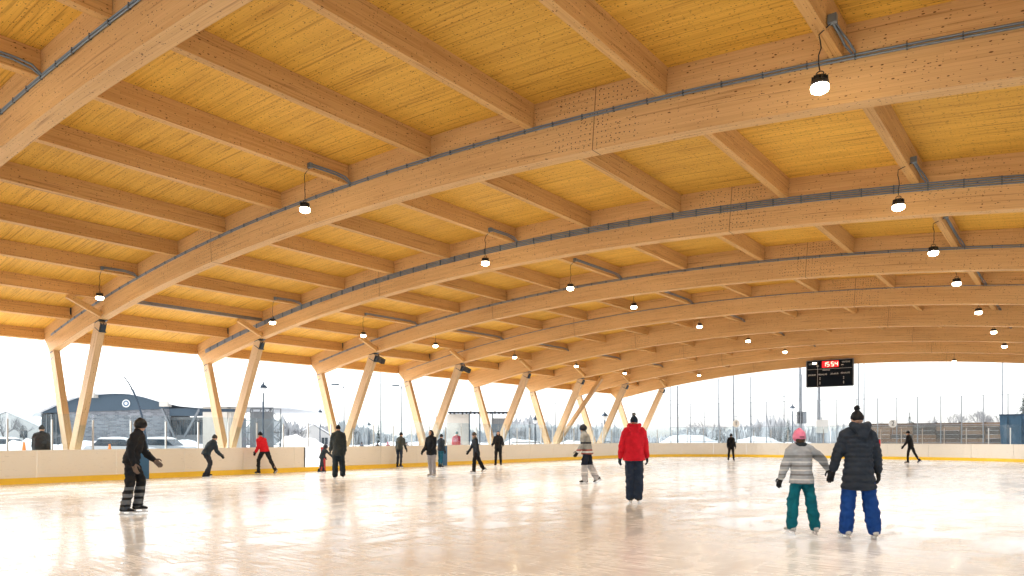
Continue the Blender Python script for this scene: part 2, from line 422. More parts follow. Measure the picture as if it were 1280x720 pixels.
for i in range(n + 1):
    X = edges[-1] + (edges[0] - edges[-1]) * i / n; row = [(X, YK[-4] - .5, arc(X, ADEP + .115)), (X, YK[7] + .5, arc(X, ADEP + .115)), (X, YK[7] + .5, arc(X, ADEP + .2)), (X, YK[-4] - .5, arc(X, ADEP + .2))]
    if prev:
        for q in range(4): m.face((prev[q], row[q], row[(q + 1) % 4], prev[(q + 1) % 4]))
    else: m.face(row)
    prev = row
m.face(prev[::-1]); m.build('roof_covering', plain('roof_membrane', (.5, .5, .5), .8), pav)  # unseen sheet over the deck, added to block light through the panel gaps
# V columns
LEGS = [((-27.5, .35), (-29.05, 4.62), .44), ((-27.58, .35), (-25.08, 5.34), .44)]
def leg_mesh(b, t, wd):
    m = MB(); b3, t3 = Vector((b[0], 0, b[1])), Vector((t[0], 0, t[1])); m.bar(b3, t3, .21, wd * .93, (1, 0, .3)); return m.mesh('column_leg', M_COLW)
def mirror(p): return (2 * XC - p[0], p[1])
def bracket_mesh(t, up, s):
    """steel shoe between a leg top and the sloping arch soffit"""
    m = MB(); x, z = t; dirv = Vector(up).normalized(); px = Vector((dirv.z, 0, -dirv.x))
    c = Vector((x, 0, z)); 
    for sy in (-.085, .0, .085):
        m.box(c + Vector((0, sy, 0)) + dirv * .03, (.15 * s, .008, .15 * s), Matrix((px, Vector((0, 1, 0)), dirv)).transposed())
    m.box(c + dirv * .02, (.19 * s, .07, .12 * s), Matrix((px, Vector((0, 1, 0)), dirv)).transposed())
    xs = .2 * s; za, zb_ = arc(x - xs), arc(x + xs)
    m.bar((x - xs, 0, za - .016), (x + xs, 0, zb_ - .016), .25, .022)
    m.bar(c - dirv * .10 - px * .2 * s, c - dirv * .10 + px * .2 * s, .215, .03, dirv)
    return m.mesh('steel_shoe', M_STEEL)
def brace_mesh(X):
    m = MB(); m.bar((X, -ATH / 2 - .02, arc(X) + .10), (X, -1.12, arc(X, ADEP) - PD - .02), .17, .15, (1, 0, 0)); return m.mesh('knee_brace', M_PURL)
for side in (0, 1):
    lg = [(b, t, w_) if not side else (mirror(b), mirror(t), w_) for b, t, w_ in LEGS]
    lme = [leg_mesh(*q) for q in lg]
    shoe = [bracket_mesh((t[0], arc(t[0]) - (.16 if i == 0 else .2)), (t[0] - b[0], 0, t[1] - b[1]), .55 if i == 0 else 1.) for i, (b, t, w_) in enumerate(lg)]
    pl = MB().box((lg[0][0][0], 0, .14), (.45, .32, .26)).mesh('plinth', M_CONC)
    bx = ROWS[12 - 0] if False else (-24.745 if not side else -24.745 + 2 * (XC + 24.745))
    bx = min(ROWS, key=lambda r: abs(r - bx)); bme = brace_mesh(bx)
    for k in ARCHES:
        link('plinth', pl, pav, (0, YK[k], 0)); 
        for l_, s_ in zip(lme, shoe):
            lo = link('column_leg', l_, pav, (0, YK[k], 0)); link('steel_shoe', s_, lo)
        if k > -4: link('knee_brace', bme, pav, (0, YK[k], 0))
# conduit bundle along one purlin of the second bay
m = MB(); X = ROWS[12]
for q in range(3): m.tube([(X + PW / 2 + .02, YK[0] + ATH / 2 + .02, arc(X, ADEP) - .30 - q * .042), (X + PW / 2 + .02, YK[1] - ATH / 2 - .05, arc(X, ADEP) - .30 - q * .042)], .018, 6)
m.build('conduit', M_COND, pav, True)
# single wall brace in the far bay
MB().bar((-27.2, YK[5] + .05, .9), (-25.9, YK[6] - 2.0, arc(-26, ADEP) - .6), .2, .26, (1, 0, 0)).build('wall_brace', M_COLW, pav)

# ------------------------------------------------------------------ dasher boards
P_C = []   # perimeter as list of (len, func)
sx, sy = BX0, 9.02
segs = [('l', (BX0, 9.02), (BX0, BY1 - BR)), ('a', (BX0 + BR, BY1 - BR), 180, 90), ('l', (BX0 + BR, BY1), (BX1 - BR, BY1)), ('a', (BX1 - BR, BY1 - BR), 90, 0),
        ('l', (BX1, BY1 - BR), (BX1, BY0 + BR)), ('a', (BX1 - BR, BY0 + BR), 0, -90), ('l', (BX1 - BR, BY0), (BX0 + BR, BY0)), ('a', (BX0 + BR, BY0 + BR), 270, 180), ('l', (BX0, BY0 + BR), (BX0, 9.02))]
lens = [((Vector(q[2]) - Vector(q[1])).length if q[0] == 'l' else BR * math.pi / 2) for q in segs]
PER = sum(lens)
def path(s):
    """point and outward normal at arc length s"""
    s %= PER
    for q, L in zip(segs, lens):
        if s <= L + 1e-9:
            if q[0] == 'l':
                a, b = Vector(q[1]), Vector(q[2]); t = (b - a).normalized(); return a + t * s, Vector((-t.y, t.x))
            a = R_(q[2] + (q[3] - q[2]) * s / L); nrm = Vector((math.cos(a), math.sin(a))); return Vector(q[1]) + nrm * BR, nrm
        s -= L
def strip(s0, s1, z0, z1, o0, o1):
    """curved slab following the boards between s0 and s1; o0/o1 = offsets outwards"""
    n = max(1, int((s1 - s0) / .4)); m = MB(); prev = None
    for i in range(n + 1):
        p, nr = path(s0 + (s1 - s0) * i / n); row = []
        for o, z in ((o0, z0), (o1, z0), (o1, z1), (o0, z1)):
            q = p + nr * o; row.append((q.x, q.y, z))
        if prev:
            for k in range(4): m.face((prev[k], row[k], row[(k + 1) % 4], prev[(k + 1) % 4]))
        else: m.face(row)
        prev = row
    m.face(prev[::-1]); return m
boards = thing('dasher_boards', 'cream dasher boards with yellow kick plate and glass panes round the ice', 'rink boards', (BX0, 9.02, 0))
def bchild(m, name, mat):
    me = m.mesh(name, mat)
    for v in me.vertices: v.co -= Vector((BX0, 9.02, 0))
    return link(name, me, boards)
GP = 1.245; NP = int(PER / GP); GP2 = PER / NP
GATE = (9.86, 10.66)
BH = 1.06
s = -.45; cuts = []
while s < PER - .45 - .3: cuts.append(s); s += 2.44
cuts.append(PER - .45)
for a, b in zip(cuts, cuts[1:]):
    parts = [(a, b)]
    if a < GATE[1] and b > GATE[0]: parts = [(a, GATE[0]), (GATE[1], b)]
    for a_, b_ in parts:
        if b_ - a_ > .05:
            bchild(strip(a_ + .007, b_ - .007, .2, BH, 0, .06), 'board_panel', M_BOARD)
            bchild(strip(a_ + .003, b_ - .003, BH + .001, BH + .03, -.006, .12), 'cap_rail', M_BOARD)
    bchild(strip(a + .002, b - .002, -.01, .199, -.012, .06), 'kick_plate', M_YEL)
for a, b, mt, nm in ((2.77, 3.12, M_BLUE, 'blue_line_marker'), (18.5, 18.86, M_BLUE, 'blue_line_marker'), (GATE[1] + .01, GATE[1] + .26, M_RED, 'centre_line_marker')):
    bchild(strip(a, b, -.01, BH - .002, -.018, .0 if mt is M_RED else -.013), nm, mt)
bchild(strip(GATE[0] - .07, GATE[0] - .003, .2, BH, .0, .07), 'gate_post', M_ALU)
for i in range(NP):
    s0, s1 = i * GP2, (i + 1) * GP2
    p, nr = path(s0)
    if 46 < s0 % PER < 0: continue
    q = p + nr * .06; ang = math.atan2(nr.y, nr.x)
    m = MB().box((q.x, q.y, (BH + 2.1) / 2 + .015), (.028, .022, (2.1 - BH) / 2 - .016), Matrix.Rotation(ang, 3, 'Z')); bchild(m, 'glass_post', M_ALU)
    if not (s0 < GATE[1] and s1 > GATE[0]): bchild(strip(s0 + .025, s1 - .025, BH + .032, 2.3, .055, .067), 'glass_pane', M_GLASS)

# ------------------------------------------------------------------ lamps
def lamp_proto():
    h = MB().lathe([(.045, .13), (.075, .125), (.082, .11), (.086, .07), (.112, .055), (.118, .02), (.112, 0)], 18)
    for k in range(12):
        a = k * math.tau / 12; h.box((.09 * math.cos(a), .09 * math.sin(a), .09), (.016, .004, .03), Matrix.Rotation(a, 3, 'Z'))
    hme = h.mesh('lamp_housing', plain('lamp_metal', (.05, .05, .052), .4, .6))
    lme = MB().lathe([(.110, .003), (.118, -.03), (.108, -.07), (.065, -.095), (.01, -.102)], 18).mesh('lens', M_LENS, True)
    hk = MB().tube([(0.05 * math.cos(t), 0, .16 + .035 * math.sin(t)) for t in [i * math.tau / 10 for i in range(11)]], .008, 5).mesh('hook', M_BLACK)
    return hme, lme, hk
HME, LME, HKME = lamp_proto()
JB = MB().box((0, 0, 0), (.05, .035, .05)).mesh('junction_box', M_COND)
ld = bpy.data.lights.new('lamp_light', 'AREA'); ld.shape = 'DISK'; ld.size = .20; ld.energy = LAMP_W; ld.color = (1, .92, .81); ld.spread = R_(125)
def lamp(X, Y, z, label, wire=True):
    px = min(ROWS, key=lambda r: abs(r - X)); zb_ = arc(px, ADEP) - PD
    t = thing('pendant_lamp', label, 'lamp', (X, Y, z), 0, 'lit pendant lamps under the timber roof')
    for nm_, me_ in (('lamp_housing', HME), ('lens', LME), ('hook', HKME)): link(nm_, me_, t).scale = (.9, .9, .9)
    r2 = random.Random(int(X * 100 + Y * 7)); top = zb_ - z + .06
    pts = [(r2.uniform(-.018, .018) if 0 < i < 6 else 0, r2.uniform(-.018, .018) if 0 < i < 6 else 0, .19 + (top - .19) * i / 6) for i in range(7)]
    pts[-1] = (px - X + PW / 2 + .04, 0, top)
    MB().tube(pts, .008, 5).build('cord', M_BLACK, t)
    link('junction_box', JB, t, (px - X + PW / 2 + .05, 0, top + .04))
    if wire:
        ks = [k for k in ARCHES if YK[k] - ATH / 2 > Y]
        if ks:
            ye = YK[ks[0]] - ATH / 2 - .04 - Y; zc = arc(px, .56) - z
            mm = MB()
            for o in (0, .04):
                mm.tube([(px - X + PW / 2 + .02 + o * .3, .05, top + .05 + o), (px - X + PW / 2 + .02 + o * .3, ye - .32, top + .06 + o), (px - X + PW / 2 + .03 + o, ye - .1, top + .02 + o), (px - X + PW / 2 + .09 + o, ye, zc + .02)], .016, 6)
            mm.build('branch_conduit', M_COND, t, True)
    lo = link('lamp_light', ld, t, (0, 0, -.11))
LY = [-2.9, 2.95, 8.8, 14.5, 18.6, 22.7, 28.4, 34.1, 39.7]
ordn = ['nearest', 'second nearest', 'third nearest', 'fourth nearest', 'fifth nearest', 'sixth nearest', 'seventh nearest']
for X, zz, nm in ((-2.5, 5.72, 'right'), (-12.37, 6.2, 'middle'), (-22.28, 5.6, 'left')):
    for i, y in enumerate(LY):
        lb = '%s lit black pendant lamp of the %s row in view' % (ordn[i - 2], nm) if i >= 2 else '%s lit pendant lamp of the %s row, behind the camera' % (('last', 'next to last')[i], nm)
        if nm == 'right' and i == 2: lamp(-2.4, 9.02, 5.74, lb)
        else: lamp(X, y, zz, lb)
lamp(-20.9, 47.9, 5.95, 'small far lit lamp at left end under the last arch', False)
lamp(-12.4, 45.4, 6.05, 'small far lit lamp just in front of the black scoreboard', False)
lamp(-5.4, 47.9, 5.9, 'small far lit lamp right of the scoreboard under the last arch', False)
# black floodlights at two nodes
for k, lb in ((2, 'small black floodlight under the third arch node from the left'), (3, 'small black floodlight under the fourth arch node from the left')):
    t = thing('floodlight', lb, 'floodlight', (-24.55, YK[k] - .05, arc(-24.6) - .42))
    MB().box((0, 0, 0), (.17, .1, .11), Matrix.Rotation(R_(25), 3, 'Y')).build('floodlight_body', M_BLACK, t); MB().bar((-.05, 0, .08), (-.22, 0, .3), .05, .03).build('floodlight_arm', M_BLACK, t)

# ------------------------------------------------------------------ scoreboard
sb = thing('scoreboard', 'black electronic scoreboard with red clock digits hanging from the last arch', 'scoreboard', (-12.75, YK[7] - .32, 5.79))
MB().box((0, 0, 0), (1.43, .09, .86)).build('cabinet', plain('scoreboard_face', (.006, .010, .018), .75, 0, var=.1, spec=.12), sb)
fm = MB()
for a, b in (((-1.45, 0, .86), (1.45, 0, .86)), ((-1.45, 0, -.86), (1.45, 0, -.86)), ((-1.45, 0, -.88), (-1.45, 0, .88)), ((1.45, 0, -.88), (1.45, 0, .88))): fm.bar((a[0], -.06, a[2]), (b[0], -.06, b[2]), .1, .03, (0, 1, 0))
fm.build('frame', M_GALV, sb)
ln = MB()
ln.bar((-1.38, -.095, .30), (1.38, -.095, .30), .012, .014, (0, 1, 0)); ln.bar((-.75, -.095, -.82), (-.75, -.095, .82), .012, .014, (0, 1, 0)); ln.build('divider_lines', M_WHITE, sb)
M_LED = emit('red_led', (1, .45, .33), 1.5); M_LEDP = emit('led_glow', (1, .012, .02), .30)
MB().box((.05, -.094, .60), (.52, .006, .21)).build('clock_glow', M_LEDP, sb)  # emissive red panel standing in for the glow around the digits
SEG = {'1': 'bc', '5': 'afgcd', '4': 'fgbc'}
def digit(ch, cx):
    m = MB(); w_, h_, t_ = .078, .135, .017; y = -.105
    pos = {'a': ((0, h_), 0), 'd': ((0, -h_), 0), 'g': ((0, 0), 0), 'b': ((w_, h_ / 2), 1), 'c': ((w_, -h_ / 2), 1), 'f': ((-w_, h_ / 2), 1), 'e': ((-w_, -h_ / 2), 1)}
    for sname in SEG[ch]:
        (x, z), v = pos[sname]; m.box((cx + x, y, .60 + z), (t_, .004, h_ / 2 - .012) if v else (w_ - .014, .004, t_))
    m.build('clock_digit', M_LED, sb)
for ch, cx in zip('1554', (-.33, -.09, .19, .43)): digit(ch, cx)
for txt, x, z, sz in (('LOCAL', -1.07, .66, .15), ('VISITEUR', 1.02, .70, .125), ('PÉRIODE', -.2, .22, .12), ('JOUEUR', -1.1, -.08, .135), ('PÉNALITÉ', -.42, -.07, .13), ('JOUEUR', .32, -.05, .135), ('PÉNALITÉ', .98, -.03, .13)):
    text('lettering', txt, sz, M_WHITE, sb, (x, -.096, z))
dm = MB()
for x in (-.6, .88):
    for z in (-.28, -.38, -.58, -.68): dm.box((x, -.094, z), (.025, .005, .025))
for x in (-.75, .80): dm.box((x, -.094, .52), (.07, .005, .025))
dm.build('indicator_dots', M_WHITE, sb)
hg = MB()
for x in (-1.1, 1.1): hg.bar((x, .15, .3), (x, .30, 1.15), .05, .05)
hg.build('hanging_bracket', M_GALV, sb)
#@@PEOPLE@@
# ------------------------------------------------------------------ people
def cloth(col, rough=.85, name=None, stripes=None):
    key = 'cloth_%s_%s' % ('_'.join('%02d' % int(c * 99) for c in col), name or '')
    if key in MATS: return MATS[key]
    g = N(key); tc = g.n('ShaderNodeTexCoord'); no = g.n('ShaderNodeTexNoise', Scale=9.0, Detail=6.0); g.l(tc.outputs['Object'], no.inputs[0])
    c = g.mix(no.outputs[0], tuple(x * .7 for x in col), tuple(min(1, x * 1.3) for x in col))
    if stripes:
        sx_ = g.n('ShaderNodeSeparateXYZ'); g.l(tc.outputs['Object'], sx_.inputs[0])
        z = g.math('ADD', sx_.outputs[2], g.math('MULTIPLY', no.outputs[0], stripes.get('wob', 0)))
        for z0, z1, sc in stripes['bands']:
            f = g.math('MULTIPLY', g.math('GREATER_THAN', z, z0), g.math('LESS_THAN', z, z1)); c = g.mix(f, c, sc)
    g.l(c, g.b.inputs['Base Color']); sety(g.b, Roughness=rough); g.b.inputs['Specular IOR Level'].default_value = .25
    bp = g.n('ShaderNodeBump', Strength=.35, Distance=.03); g.l(no.outputs[0], bp.inputs['Height']); g.l(bp.outputs[0], g.b.inputs['Normal'])
    MATS[key] = g.m; return g.m
M_SKIN = plain('skin', (.55, .33, .24), .55, var=.06)
M_EYE = plain('eye', (.03, .02, .02), .3); M_LIP = plain('lip', (.35, .12, .11), .5)
M_BLADE = plain('skate_blade', (.55, .56, .58), .25, .9)
def etube(m, pts, radii, lat=(1, 0, 0), n=14, cap0=.7):
    """closed tube with elliptical rings (a across lat, b across depth), rounded ends"""
    pts = [Vector(p) for p in pts]; lat = Vector(lat); rings = []
    rad = [(r, r) if isinstance(r, (int, float)) else r for r in radii]
    def fr(i):
        t = (pts[min(i + 1, len(pts) - 1)] - pts[max(i - 1, 0)]).normalized(); x = lat - t * lat.dot(t)
        if x.length < .1: x = Vector((0, 1, 0)) - t * t.y
        x.normalize(); return t, x, t.cross(x)
    def ring(p, x, y, a, b): return [p + x * (a * math.cos(k * math.tau / n)) + y * (b * math.sin(k * math.tau / n)) for k in range(n)]
    t, x, y = fr(0); a, b = rad[0]; r = min(a, b)
    for q in (75, 40): rings.append(ring(pts[0] - t * r * math.sin(R_(q)) * cap0, x, y, a * math.cos(R_(q)), b * math.cos(R_(q))))
    for i, p in enumerate(pts):
        t, x, y = fr(i); rings.append(ring(p, x, y, *rad[i]))
    a, b = rad[-1]; r = min(a, b)
    for q in (40, 75): rings.append(ring(pts[-1] + t * r * math.sin(R_(q)) * .7, x, y, a * math.cos(R_(q)), b * math.cos(R_(q))))
    for A, B in zip(rings, rings[1:]):
        for k in range(n): m.face((A[k], A[(k + 1) % n], B[(k + 1) % n], B[k]))
    m.face(rings[0][::-1]); m.face(rings[-1]); return m
def remesh(m, name, mat, vox, smooth=2, wrk=0.):
    me = m.mesh(name, None); o = bpy.data.objects.new('tmp', me); COL.objects.link(o)
    md = o.modifiers.new('r', 'REMESH'); md.mode = 'VOXEL'; md.voxel_size = vox
    if smooth:
        ms = o.modifiers.new('s', 'SMOOTH'); ms.iterations = smooth; ms.factor = .5
    dg = bpy.context.evaluated_depsgraph_get(); dg.update(); r = bpy.data.meshes.new_from_object(o.evaluated_get(dg))
    bpy.data.objects.remove(o); r.materials.clear(); r.materials.append(mat)
    for p in r.polygons: p.use_smooth = True
    if wrk:
        from mathutils import noise
        off = Vector((len(r.vertices) * .37 % 50, 0, 0)); vs = [(v.co.copy(), v.normal.copy()) for v in r.vertices]
        for v, (c, nn) in zip(r.vertices, vs): v.co = c + nn * wrk * (noise.noise(Vector((c.x * 7, c.y * 7, c.z * 13)) + off) + .6 * noise.noise(Vector((c.x * 15, c.y * 15, c.z * 26)) + off))
    return r
def hand_mesh():
    """relaxed gloved hand hanging along -z, thumb towards +y, palm facing -x"""
    m = MB(); etube(m, [(0, 0, .01), (0, 0, -.05), (0, .002, -.09)], [(.02, .028), (.022, .042), (.018, .04)], (1, 0, 0))
    for i, (y, L) in enumerate(((.031, .078), (.010, .088), (-.011, .082), (-.031, .062))):
        etube(m, [(0, y, -.085), (-.004, y * 1.08, -.085 - L * .5), (-.024, y * 1.05, -.085 - L * .85), (-.040, y, -.085 - L)], [.0098, .0094, .0088, .008], (0, 1, 0), 8)
    etube(m, [(-.006, .03, -.025), (-.014, .062, -.055), (-.022, .068, -.085), (-.03, .062, -.105)], [.013, .012, .0105, .009], (1, 0, 0), 8)
    return m
HANDS = {}
def hand(mat):
    if mat.name not in HANDS: HANDS[mat.name] = remesh(hand_mesh(), 'glove', mat, .0058, 1)
    return HANDS[mat.name]
SKATES = {}
def skate(mat):
    """boot 0.27 m long standing on its blade; origin at the ankle above the ice (0.17 m)"""
    if mat.name not in SKATES:
        m = MB(); etube(m, [(0, -.02, .03), (0, -.022, -.01), (0, -.02, -.05)], [(.042, .05), (.045, .055), (.05, .07)])
        etube(m, [(0, -.07, -.07), (0, .02, -.065), (0, .12, -.075), (0, .165, -.085)], [(.042, .035), (.045, .045), (.046, .032), (.035, .022)])
        b = remesh(m, 'skate', mat, .014, 1)
        bl = MB().box((0, .035, -.155), (.003, .145, .015)); bl.box((0, -.05, -.125), (.008, .03, .02)); bl.box((0, .11, -.125), (.008, .03, .02)); bl.box((0, .04, -.107), (.03, .12, .006))
        SKATES[mat.name] = (b, bl.mesh('blade', M_BLADE))
    return SKATES[mat.name]
EYE = MB().lathe([(.001, .011), (.008, .007), (.011, 0), (.008, -.007), (.001, -.011)], 8).mesh('eye', M_EYE, True)
def ddir(sw, ab, side): return Vector((math.sin(R_(ab)) * side, math.sin(R_(sw)) * math.cos(R_(ab)), -math.cos(R_(sw)) * math.cos(R_(ab))))
def person(label, loc, face, H, top=(.02, .02, .03), legs=(.02, .02, .03), hat='beanie', hatc=(.02, .02, .02), lean=4, arms=((10, 8, 25), (-10, 8, 25)), leg=((8, 4, 6), (-6, 4, 8)),
           hem=.50, puff=.0, hood=False, glove=(.015, .015, .02), boots=(.02, .02, .02), vox=.02, flare=1.0, pom=None, legmat=None, topmat=None, turn=0, hair=None, skates=True, scarf=None, badge=None, side=0, bulk=1.0, group='people on the ice', cat='person'):
    """arms/leg = (left, right) triples: arm swing, abduction, elbow bend; leg swing, abduction, knee bend.  Local +Y is forwards."""
    H *= 1.065; k = H / 1.75; T = topmat or cloth(top); Lm = legmat or cloth(legs); Gm = cloth(glove); Bm = cloth(boots, .5)
    J = {}; ankle = .17 if skates else .09
    hips = {}; knees = {}; ank = {}; ft = {}
    for sd, (sw, ab, kb) in zip((-1, 1), leg):
        h = Vector((.085 * k * sd, 0, 0)); kn = h + ddir(sw, ab, sd) * (.43 * k); an = kn + ddir(sw - kb, ab * .8, sd) * (.42 * k)
        hips[sd], knees[sd], ank[sd] = h, kn, an
    low = min(ank[-1].z, ank[1].z); P = Vector((0, 0, ankle - low))
    up = Vector((math.sin(R_(side)), math.sin(R_(lean)), math.cos(R_(lean)))).normalized(); fwd = Vector((0, math.cos(R_(lean)), -math.sin(R_(lean))))
    for q in (hips, knees, ank):
        for sd in q: q[sd] = q[sd] + P
    chest = P + up * (.36 * k); neck = P + up * (.53 * k); sh = P + up * (.47 * k)
    hd = neck + (up * .6 + Vector((0, 0, .4))).normalized() * (.135 * k) + fwd * .015
    shd = {}; elb = {}; wri = {}; fdir = {}
    for sd, (sw, ab, eb) in zip((-1, 1), arms):
        s_ = sh + Vector((.155 * k * sd, 0, -.01)); e_ = s_ + ddir(sw, ab, sd) * (.29 * k); fd = ddir(sw + eb, ab * .6, sd); w_ = e_ + fd * (.25 * k)
        shd[sd], elb[sd], wri[sd], fdir[sd] = s_, e_, w_, fd
    root = thing('person', label, cat, loc, 0, group); root.rotation_euler = (0, 0, face)
    # body, one continuous skin
    b = MB(); etube(b, [P, P + up * .14 * k, P + up * .3 * k, P + up * .42 * k, neck - up * .03 * k], [(.14 * k, .1 * k), (.125 * k, .092 * k), (.145 * k, .1 * k), (.13 * k, .085 * k), (.06 * k, .055 * k)])
    etube(b, [shd[-1], sh, shd[1]], [.05 * k, .06 * k, .05 * k], (0, 1, 0))
    etube(b, [neck - up * .05 * k, hd - up * .03], [.056 * k, .054 * k])
    tq = Matrix.Rotation(R_(turn), 3, 'Z'); hu = Vector((0, 0, 1)); hf = tq @ Vector((0, 1, 0)); hl = tq @ Vector((1, 0, 0)); hs_ = k ** .45
    etube(b, [hd - hu * .085 * hs_ + hf * .03, hd - hu * .05 * hs_ + hf * .015, hd, hd + hu * .05 * hs_ - hf * .005, hd + hu * .085 * hs_ - hf * .008], [(.045 * hs_, .05 * hs_), (.062 * hs_, .078 * hs_), (.075 * hs_, .095 * hs_), (.072 * hs_, .092 * hs_), (.052 * hs_, .068 * hs_)], hl)
    etube(b, [hd + hf * .088 * hs_ + hu * .012, hd + hf * .112 * hs_ - hu * .022], [.010, .0145], hl, 8)
    for sd in (-1, 1): etube(b, [hd + hl * sd * .076 * hs_ + hu * .02, hd + hl * sd * .078 * hs_ - hu * .028], [(.010, .018), (.008, .012)], hl, 8)
    for sd in (-1, 1):
        etube(b, [shd[sd], elb[sd], wri[sd], wri[sd] + fdir[sd] * .05 * k], [.05 * k, .042 * k, .03 * k, .026 * k], n=10)
        etube(b, [hips[sd], knees[sd], ank[sd], ank[sd] - Vector((0, 0, .03))], [.082 * k, .056 * k, .04 * k, .04 * k], n=10)
    link('body', remesh(b, 'body', M_SKIN, max(.014, vox * .8)), root)
    for sd in (-1, 1): link('eye', EYE, root, hd + hf * .086 * hs_ + hl * sd * .031 * hs_ + hu * .018)
    MB().box((0, 0, 0), (.024, .006, .005)).build('mouth', M_LIP, root, loc=hd + hf * .084 * hs_ - hu * .052 * hs_)
    # jacket
    j = MB(); B = bulk; n = 54 if puff else 9; hb = P - Vector((0, 0, 1)) * ((.52 - hem) * 1.75 * k if hem < .52 else -.02)
    hemd = P.z - hem * 1.75 * k
    pts = []; rad = []
    bot = Vector((P.x, P.y + (.0), max(.12, P.z - max(.03, (.53 - hem) * 1.75 * k))))
    prof = [(0, .185 * flare, .145 * flare), (.25, .175, .14), (.45, .16, .13), (.7, .178, .14), (.85, .165, .125), (1, .085, .085)]
    for i in range(n + 1):
        t_ = i / n
        for (ta, a0, b0), (tb, a1, b1) in zip(prof, prof[1:]):
            if ta <= t_ <= tb + 1e-6: f = (t_ - ta) / (tb - ta); A_, B_ = a0 + (a1 - a0) * f, b0 + (b1 - b0) * f; break
        top_ = neck - up * .01 * k; c = bot.lerp(P + up * .02, min(1, t_ / .3)) if t_ < .3 else (P + up * .02).lerp(top_, (t_ - .3) / .7)
        pf = 1 + puff * (abs(math.sin(math.pi * t_ * 11)) ** .6 - .6)
        pts.append(c); rad.append((A_ * k * B * pf, B_ * k * B * pf))
    etube(j, pts, rad, n=18, cap0=.06)
    for sd in (-1, 1):
        pts, rad = [], []
        m_ = 36 if puff else 7
        for i in range(m_ + 1):
            t_ = i / m_; c = shd[sd].lerp(elb[sd], t_ * 2) if t_ < .5 else elb[sd].lerp(wri[sd], t_ * 2 - 1)
            r_ = (.082 - .03 * t_) * k * B * (1 + 1.4 * puff * (abs(math.sin(math.pi * t_ * 8)) ** .6 - .6)); pts.append(c); rad.append(r_)
        etube(j, [sh + Vector((.07 * k * sd, 0, .01))] + pts, [.085 * k * B] + rad, n=12)
    etube(j, [neck - up * .06 * k, neck + up * .035 * k], [.088 * k, .08 * k])
    if hood == 'up':
        etube(j, [hd - hu * .09 - hf * .02, hd - hf * .03, hd + hu * .07 - hf * .035], [(.10 * hs_, .10 * hs_), (.115 * hs_, .105 * hs_), (.075 * hs_, .075 * hs_)], hl)
    elif hood:
        hbk = neck - fwd * .125 * k + up * .01 * k
        etube(j, [hbk + Vector((-.11 * k, .06 * k, .05 * k)), hbk + Vector((-.05 * k, 0, 0)), hbk + Vector((.05 * k, 0, 0)), hbk + Vector((.11 * k, .06 * k, .05 * k))], [.05 * k, .075 * k, .075 * k, .05 * k], (0, 0, 1))
        etube(j, [hbk + up * .02 * k, hbk - up * .13 * k - fwd * .025 * k], [(.13 * k, .06 * k), (.07 * k, .045 * k)])
    jo = link('jacket', remesh(j, 'jacket', T, vox * .72 if puff else vox, 1 if puff else 2, .010 if puff else .018), root)
    if badge:
        MB().box((0, 0, 0), (.012, .045, .05)).build('sleeve_badge', cloth(badge), jo, loc=shd[1].lerp(elb[1], .45) + Vector((.074 * k * B, 0, 0)))
    # trousers
    t = MB(); etube(t, [P - Vector((0, 0, .03 * k)), P + up * .1 * k], [(.132 * k * B, .108 * k * B), (.122 * k, .095 * k)])
    for sd in (-1, 1):
        an = ank[sd] - Vector((0, 0, .04 if flare <= 1.07 else .05)); q = .0 if flare <= 1 else .028 * k
        etube(t, [hips[sd], hips[sd].lerp(knees[sd], .5), knees[sd], knees[sd].lerp(an, .5), an], [.088 * k * B, .084 * k * B + q * .3, .07 * k * B + q * .7, .062 * k * B + q, .055 * k * B + q], n=12)
    link('trousers', remesh(t, 'trousers', Lm, vox, 2, .017), root)
    bb, bl = skate(Bm)
    for sd, (sw, ab, kb) in zip((-1, 1), leg):
        so_ = link('skate' if skates else 'boot', bb, root, ank[sd] if skates else ank[sd] + Vector((0, 0, .01)), (R_(max(-50, min(30, sw - kb))) * (.0 if ank[sd].z - ankle < .05 else 1), 0, R_(-10 * sd)))
        so_.scale = (k ** .6,) * 3 if k > .8 else (.85,) * 3
        if skates: link('blade', bl, so_)
    hm = hand(Gm)
    for sd in (-1, 1):
        go = link('glove', hm, root, wri[sd] - fdir[sd] * .015); go.rotation_euler = (-fdir[sd]).to_track_quat('Z', 'Y').to_euler(); go.scale = (sd * -k * 1.18 if sd > 0 else k * 1.18, k * 1.18, k * 1.18)
        if sd < 0: go.scale = (-k * 1.18 * -1 * -1, k * 1.18, k * 1.18)
        else: go.scale = (k * 1.18, k * 1.18, k * 1.18)
    Hm = cloth(hatc)
    if hat == 'beanie':
        h = MB(); etube(h, [hd + hu * .018 * hs_, hd + hu * .05 * hs_, hd + hu * .095 * hs_ - hf * .008, hd + hu * .125 * hs_ - hf * .012], [(.083 * hs_, .102 * hs_), (.084 * hs_, .103 * hs_), (.068 * hs_, .084 * hs_), (.035 * hs_, .042 * hs_)], hl)
        etube(h, [hd + hu * .012 * hs_, hd + hu * .045 * hs_], [(.087 * hs_, .106 * hs_)] * 2, hl)
        ho = link('hat', remesh(h, 'hat', Hm, .011, 1), root)
        if pom is not None:
            pm = MB(); r2 = random.Random(5)
            for i in range(60):
                v = Vector((r2.gauss(0, 1), r2.gauss(0, 1), r2.gauss(0, 1))).normalized(); pm.bar(hd + hu * .165 * hs_, hd + hu * .165 * hs_ + v * .045, .016, .016)
            pm.build('pompom', cloth(pom), ho, weld=False)
    elif hat == 'helmet':
        h = MB(); etube(h, [hd - hu * .0 - hf * .015, hd + hu * .05, hd + hu * .105 - hf * .01, hd + hu * .128 - hf * .012], [(.098 * hs_, .115 * hs_), (.10 * hs_, .12 * hs_), (.075 * hs_, .092 * hs_), (.04 * hs_, .05 * hs_)], hl)
